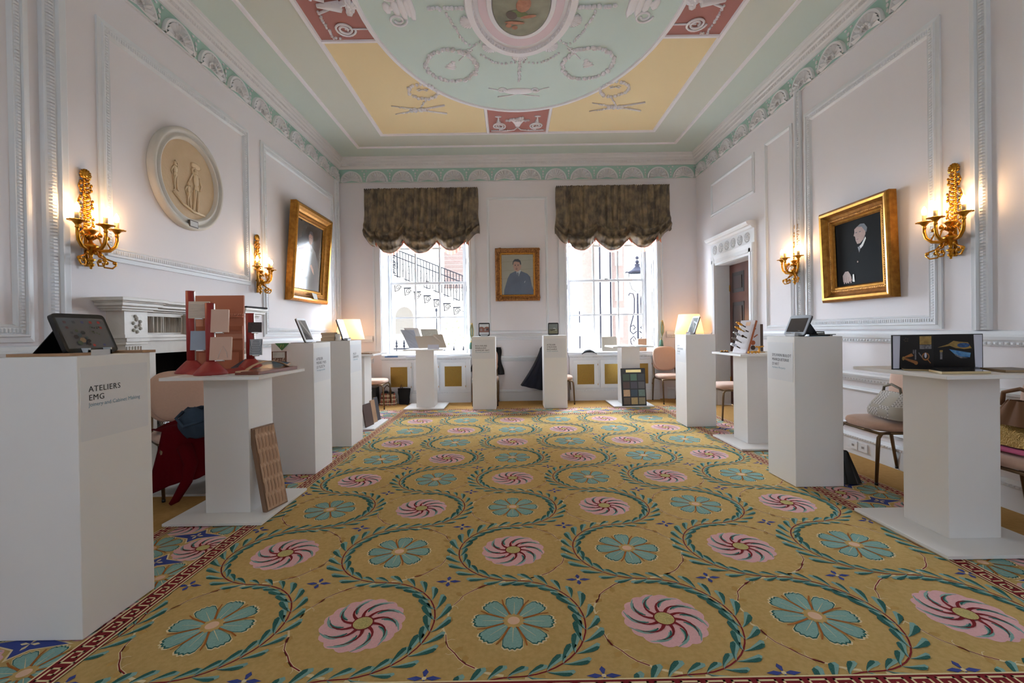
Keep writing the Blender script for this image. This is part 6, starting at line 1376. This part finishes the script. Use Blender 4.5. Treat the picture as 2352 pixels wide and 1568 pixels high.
mb = MB(); sack(mb, .34, .20, .13, mat('gold_sequin', (150, 120, 60), .3, .9, bump=(150, .01))); mb.grid(lambda u, v: (.15 * math.cos(2 * PI * u) * (1 - .6 * v) + .01 * math.sin(u * 50) * (1 - v), .09 * math.sin(2 * PI * u) * (1 - .6 * v) + .008 * math.sin(u * 43), .12 + .14 * v), 40, 10, mat('brown_suede', (122, 84, 54), .85)); mb.build('bag_body', t)
MB().tube([(-.10, 0, .22), (-.09, 0, .30), (0, 0, .33), (.09, 0, .3), (.10, 0, .22)], .012, mat('brown_suede')).build('handle', t)
MB().box(-.17, .17, -.17, .17, 0, .012, mat('pink_cloth', (206, 96, 136), .8)).build('pink_cloth', loc=(2.99, 2.63, .4855), label='folded pink cloth under the gold handbag', category='cloth', bevel=.005)
# ================================================================== OUTSIDE THE WINDOWS
m_stu = mat('pale_stucco', (226, 220, 208), .8); m_stu2 = mat('stucco_shade', (112, 106, 98), .8); m_iron = mat('cast_iron', (34, 36, 42), .9, spec=.05)
m_brk = mat('red_brick', (122, 106, 100), .9, spec=.1, var=(30, .6), rgb2=(110, 92, 86)); m_pave = mat('pavement', (196, 192, 186), .9)
MB().box(-30, 30, 8.7, 60, -.4, -.3, m_pave).build('street_ground', kind='structure')
# white house with outside stair, seen through the left window
hs = thing('stair_house', 'pale stucco house with an outside stair beyond the stair window', 'building', (-2.2, 12.6, -.3))
MB().box(-3.2, 1.9, 0, .4, 0, 7.5, m_stu).build('wall', hs)
def stair_pt(s): return (-1.9 + 3.3 * s, 3.35 - 1.35 * s)      # local x, z of the tread line
mb = MB()
n = 13
for k in range(n):
    s = k / n; x, z = stair_pt(s); x2, z2 = stair_pt((k + 1) / n)
    mb.box(x, x2 + .06, -1.0 + k * .001, -.002, z - .10, z + .02, m_stu)
mb.box(-3.2, -1.88, -1.0, 0, 3.2, 3.42, m_stu)
mb.build('stair_flight', hs)
for k in range(n):
    s = (k + .2) / n; x, z = stair_pt(s); z -= .12; b = MB()
    b.box(x, x + .24, -.95, -.90, z - .02, z + .01, m_iron); b.tube([(x + .02, -.93, z - .01), (x + .03, -.93, z - .2)], .012, m_iron, 5)
    pts = [(x + .11 + .07 * (1 - q / 16) * math.cos(q * .6), -.93, z - .09 + .07 * (1 - q / 16) * math.sin(q * .6)) for q in range(14)]; b.tube(pts, .010, m_iron, 5); b.tube([(x + .03, -.93, z - .19), (x + .12, -.93, z - .16), (x + .23, -.93, z - .02)], .010, m_iron, 5); b.build('bracket', hs)
b = MB(); A, B_ = stair_pt(0), stair_pt(1)
for dz in (.12, .62, .80): b.tube([(A[0], -.93, A[1] + dz), (B_[0], -.93, B_[1] + dz)], .013, m_iron, 5)
for k in range(44):
    s = k / 43; x, z = stair_pt(s); b.tube([(x, -.93, z), (x, -.93, z + .80)], .010, m_iron, 4)
    if k % 2: b.tube([(x + .03 * math.cos(q), -.93, z + .4 + .11 * math.sin(q)) for q in [2 * PI * w_ / 8 for w_ in range(8)]], .006, m_iron, 4, closed=True)
b.build('stair_railing', hs)
for x0 in (-2.02, -1.32, -.95):
    b = MB(); z0_ = 3.35 - 1.35 * max(0, (x0 + 1.9)) / 3.3
    for k in range(24): b.tube([(x0 + .1 + .07 * math.cos(q + k), -.93, z0_ + .1 + k * .045 + .03 * math.sin(q)) for q in (0, 1, 2, 3)], .012, m_iron, 4)
    b.box(x0, x0 + .02, -.94, -.92, z0_, z0_ + 1.2, m_iron); b.box(x0 + .2, x0 + .22, -.94, -.92, z0_, z0_ + 1.2, m_iron); b.build('railing_panel', hs)
b = MB(); b.prism([(-1.05, 1.5), (-.55, 1.5), (-.55, 1.95)] + [(-.8 + .25 * math.cos(PI * k / 12), 1.95 + .3 * math.sin(PI * k / 12)) for k in range(1, 12)] + [(-1.05, 1.95)], 0, .02, m_stu2, T(0, -.001, 0, rx=PI / 2)); 
b.build('arched_niche', hs)
b = MB(); b.box(.35, 1.05, -.06, 0, 2.75, 6.5, m_brk)
for k in range(30):
    b.box(.35, 1.05, -.064, -.06, 2.8 + k * .12, 2.812 + k * .12, mat('mortar', (140, 130, 122), .9))
b.build('brick_pier', hs)
for k in range(6): MB().box(1.12 + k * .12, 1.16 + k * .12, -.1, 0, 1.8, 6.5, m_stu2).build('pilaster', hs)
# lower railings with spearheads, outside both windows
def spears(x0, x1, y, label, zt=1.0, st=.155):
    t = thing('area_railing', label, 'railing', (x0, y, -.3), 0, 'iron area railings outside the windows')
    L_ = x1 - x0; MB().box(0, L_, -.012, .012, zt + .18, zt + .21, m_iron).build('rail', t)
    for k in range(int(L_ / st)):
        b = MB(); x = .05 + k * st; b.tube([(x, 0, 0), (x, 0, zt + .24)], .011, m_iron, 6); b.lathe([(.012, 0), (.03, .03), (.014, .06), (.024, .08), (0, .19)], m_iron, 8, T(x, 0, zt + .22)); b.build('spear', t)
spears(-2.9, -1.9, 9.3, 'iron spear railing below the outside stair at the pier end'); spears(-1.45, -.7, 9.3, 'iron spear railing below the outside stair, window pier side', .85, .2); spears(1.15, 1.95, 9.3, 'iron spear railing outside the lamp post window', .72, .22)
b = thing('garden_post', 'thin iron post with round finial outside the stair window', 'post', (-1.60, 9.6, -.3)); MB().tube([(0, 0, 0), (0, 0, 1.98)], .012, m_iron, 6).build('shaft', b); MB().ball((0, 0, 2.0), (.025, .025, .04), m_iron).build('finial', b)
# lantern on scrolled iron standard
ld = thing('street_lantern', 'scrolled iron lantern standard outside the right hand window', 'street lamp', (2.83, 10.05, -.3)); S = 1.0
m_iron = mat('lantern_iron', (38, 38, 46), .9, spec=.05)
g = MB(); g.tube([(0, 0, .6), (0, 0, 2.33)], .022, m_iron, 8)
for sg in (-1, 1):
    g.tube([(sg * x, 0, z) for x, z in ((.20, .95), (.12, 1.02), (.10, 1.12), (.16, 1.22), (.17, 1.30), (.10, 1.37), (.05, 1.30), (.09, 1.26), (.11, 1.30))], .015, m_iron, 6)
    g.tube([(sg * x, 0, z) for x, z in ((.03, 1.48), (.11, 1.42), (.17, 1.48), (.17, 1.58), (.10, 1.62), (.06, 1.56), (.10, 1.52))], .015, m_iron, 6)
    g.tube([(sg * x, 0, z) for x, z in ((.17, 1.58), (.12, 1.76), (.08, 1.9), (.07, 2.2), (.10, 2.32), (.18, 2.33), (.20, 2.28))], .015, m_iron, 6)
    for q in range(3): g.tube([(sg * x, .05, z - q * .13) for x, z in ((.02, 1.08), (.10, 1.05), (.14, 1.0), (.10, .96), (.07, 1.0))], .009, m_iron, 5)
g.build('scrolled_standard', ld)
g = MB(); g.lathe([(.02, 2.36), (.10, 2.42), (.16, 2.55), (.18, 2.7), (.17, 2.78)], thin('lantern_glass', (240, 244, 246), 1, .12), 20); g.ball((0, 0, 2.66), (.10, .10, .09), mat('lantern_globe', (214, 216, 220), .4)); g.build('lantern_glass', ld)
g = MB(); g.lathe([(.19, 2.78), (.21, 2.80), (.19, 2.82), (.12, 2.86), (.05, 2.93), (.06, 2.98), (0, 3.0)], m_iron, 20); g.ball((0, 0, 3.03), .045, m_iron); g.ball((0, 0, 3.12), .04, m_iron)
for sg in (-1, 1): g.tube([(sg * .02, 0, 2.36), (sg * .12, 0, 2.42), (sg * .18, 0, 2.6), (sg * .19, 0, 2.78)], .008, m_iron, 6); g.tube([(sg * .2, 0, 2.8), (sg * .25, 0, 2.81), (sg * .26, 0, 2.78)], .015, m_iron, 6)
g.build('lantern_hood', ld)
# far building with brick bands
fb = thing('brick_building', 'tall building with brick bands and pipes beyond the lamp post window', 'building', (3.6, 16.0, -.3))
MB().box(-1.3, 4.5, 0, .5, 0, 9, m_stu).build('wall', fb)
for x0, x1, z0_, z1_ in ((-1.05, -.62, 2.1, 9), (.0, .55, 1.0, 2.1), (.0, .42, 2.3, 9)): MB().box(x0, x1, -.05, 0, z0_, z1_, m_brk).build('brick_band', fb)
for x in (-.45, -.08): MB().tube([(x, -.12, .6), (x, -.12, 9)], .03, m_iron, 8).build('drainpipe', fb)
for z in (1.25, 2.55, 3.8):
    b = MB(); b.box(.10, .36, -.07, -.04, z, z + .8, m_stu); b.box(.15, .31, -.09, -.06, z + .08, z + .72, mat('far_glass', (120, 130, 140), .2)); b.build('window', fb)
sg = thing('street_sign', 'small grey notice board on a pole beyond the window', 'sign', (2.05, 13.5, -.3)); MB().tube([(0, 0, 0), (0, 0, 2.1)], .02, m_iron).build('pole', sg); MB().box(-.14, .14, -.02, .02, 1.35, 1.75, mat('sign_grey', (150, 152, 158), .5)).build('board', sg)
# shrubs
def shrub(x, y, w_, h_, label, col):
    t = thing('shrub', label, 'shrub', (x, y, -.3), 0, 'leafy shrubs outside the windows'); m = mat('leaf_%d' % col[0], tuple(int(q * .68) for q in col), .7)
    st = MB(); st.tube([(0, 0, 0), (0, 0, h_ * .6)], .02, mat('bark', (90, 74, 60), .8)); st.build('stem', t)
    f = MB()
    for k in range(260):
        a, b = random.uniform(0, 6.28), random.uniform(0, 1) ** .5; z = h_ * (.35 + .65 * random.random()); r = w_ / 2 * b * (1 - .5 * ((z / h_ - .6) / .6) ** 2)
        c = Vector((r * math.cos(a), r * math.sin(a), z)); d = Vector((random.uniform(-1, 1), random.uniform(-1, 1), random.uniform(-.4, 1))).normalized(); e = d.cross(Vector((0, 0, 1))).normalized(); s = random.uniform(.03, .06)
        f.add([c, c + d * s + e * s * .4, c + d * s * 2, c + d * s - e * s * .4], [(0, 1, 2, 3)], m)
    f.build('foliage', t)
shrub(-1.50, 10.6, .7, 1.75, 'pale green leafy shrub around the thin iron post', (140, 160, 90)); shrub(-.78, 9.75, .6, .98, 'dark green shrub at the window pier side of the stair window', (70, 110, 64))
shrub(1.30, 9.9, .45, .85, 'low green shrub at the pier side of the lamp post window', (100, 140, 80)); shrub(1.85, 10.0, .7, .95, 'yellow green shrub behind the beige mounted board', (130, 160, 80)); shrub(2.45, 10.2, .6, 1.05, 'green shrub at the foot of the iron lantern standard', (90, 130, 70)); shrub(1.95, 15.0, .8, 2.6, 'distant rounded shrub beyond the street sign', (110, 140, 110))
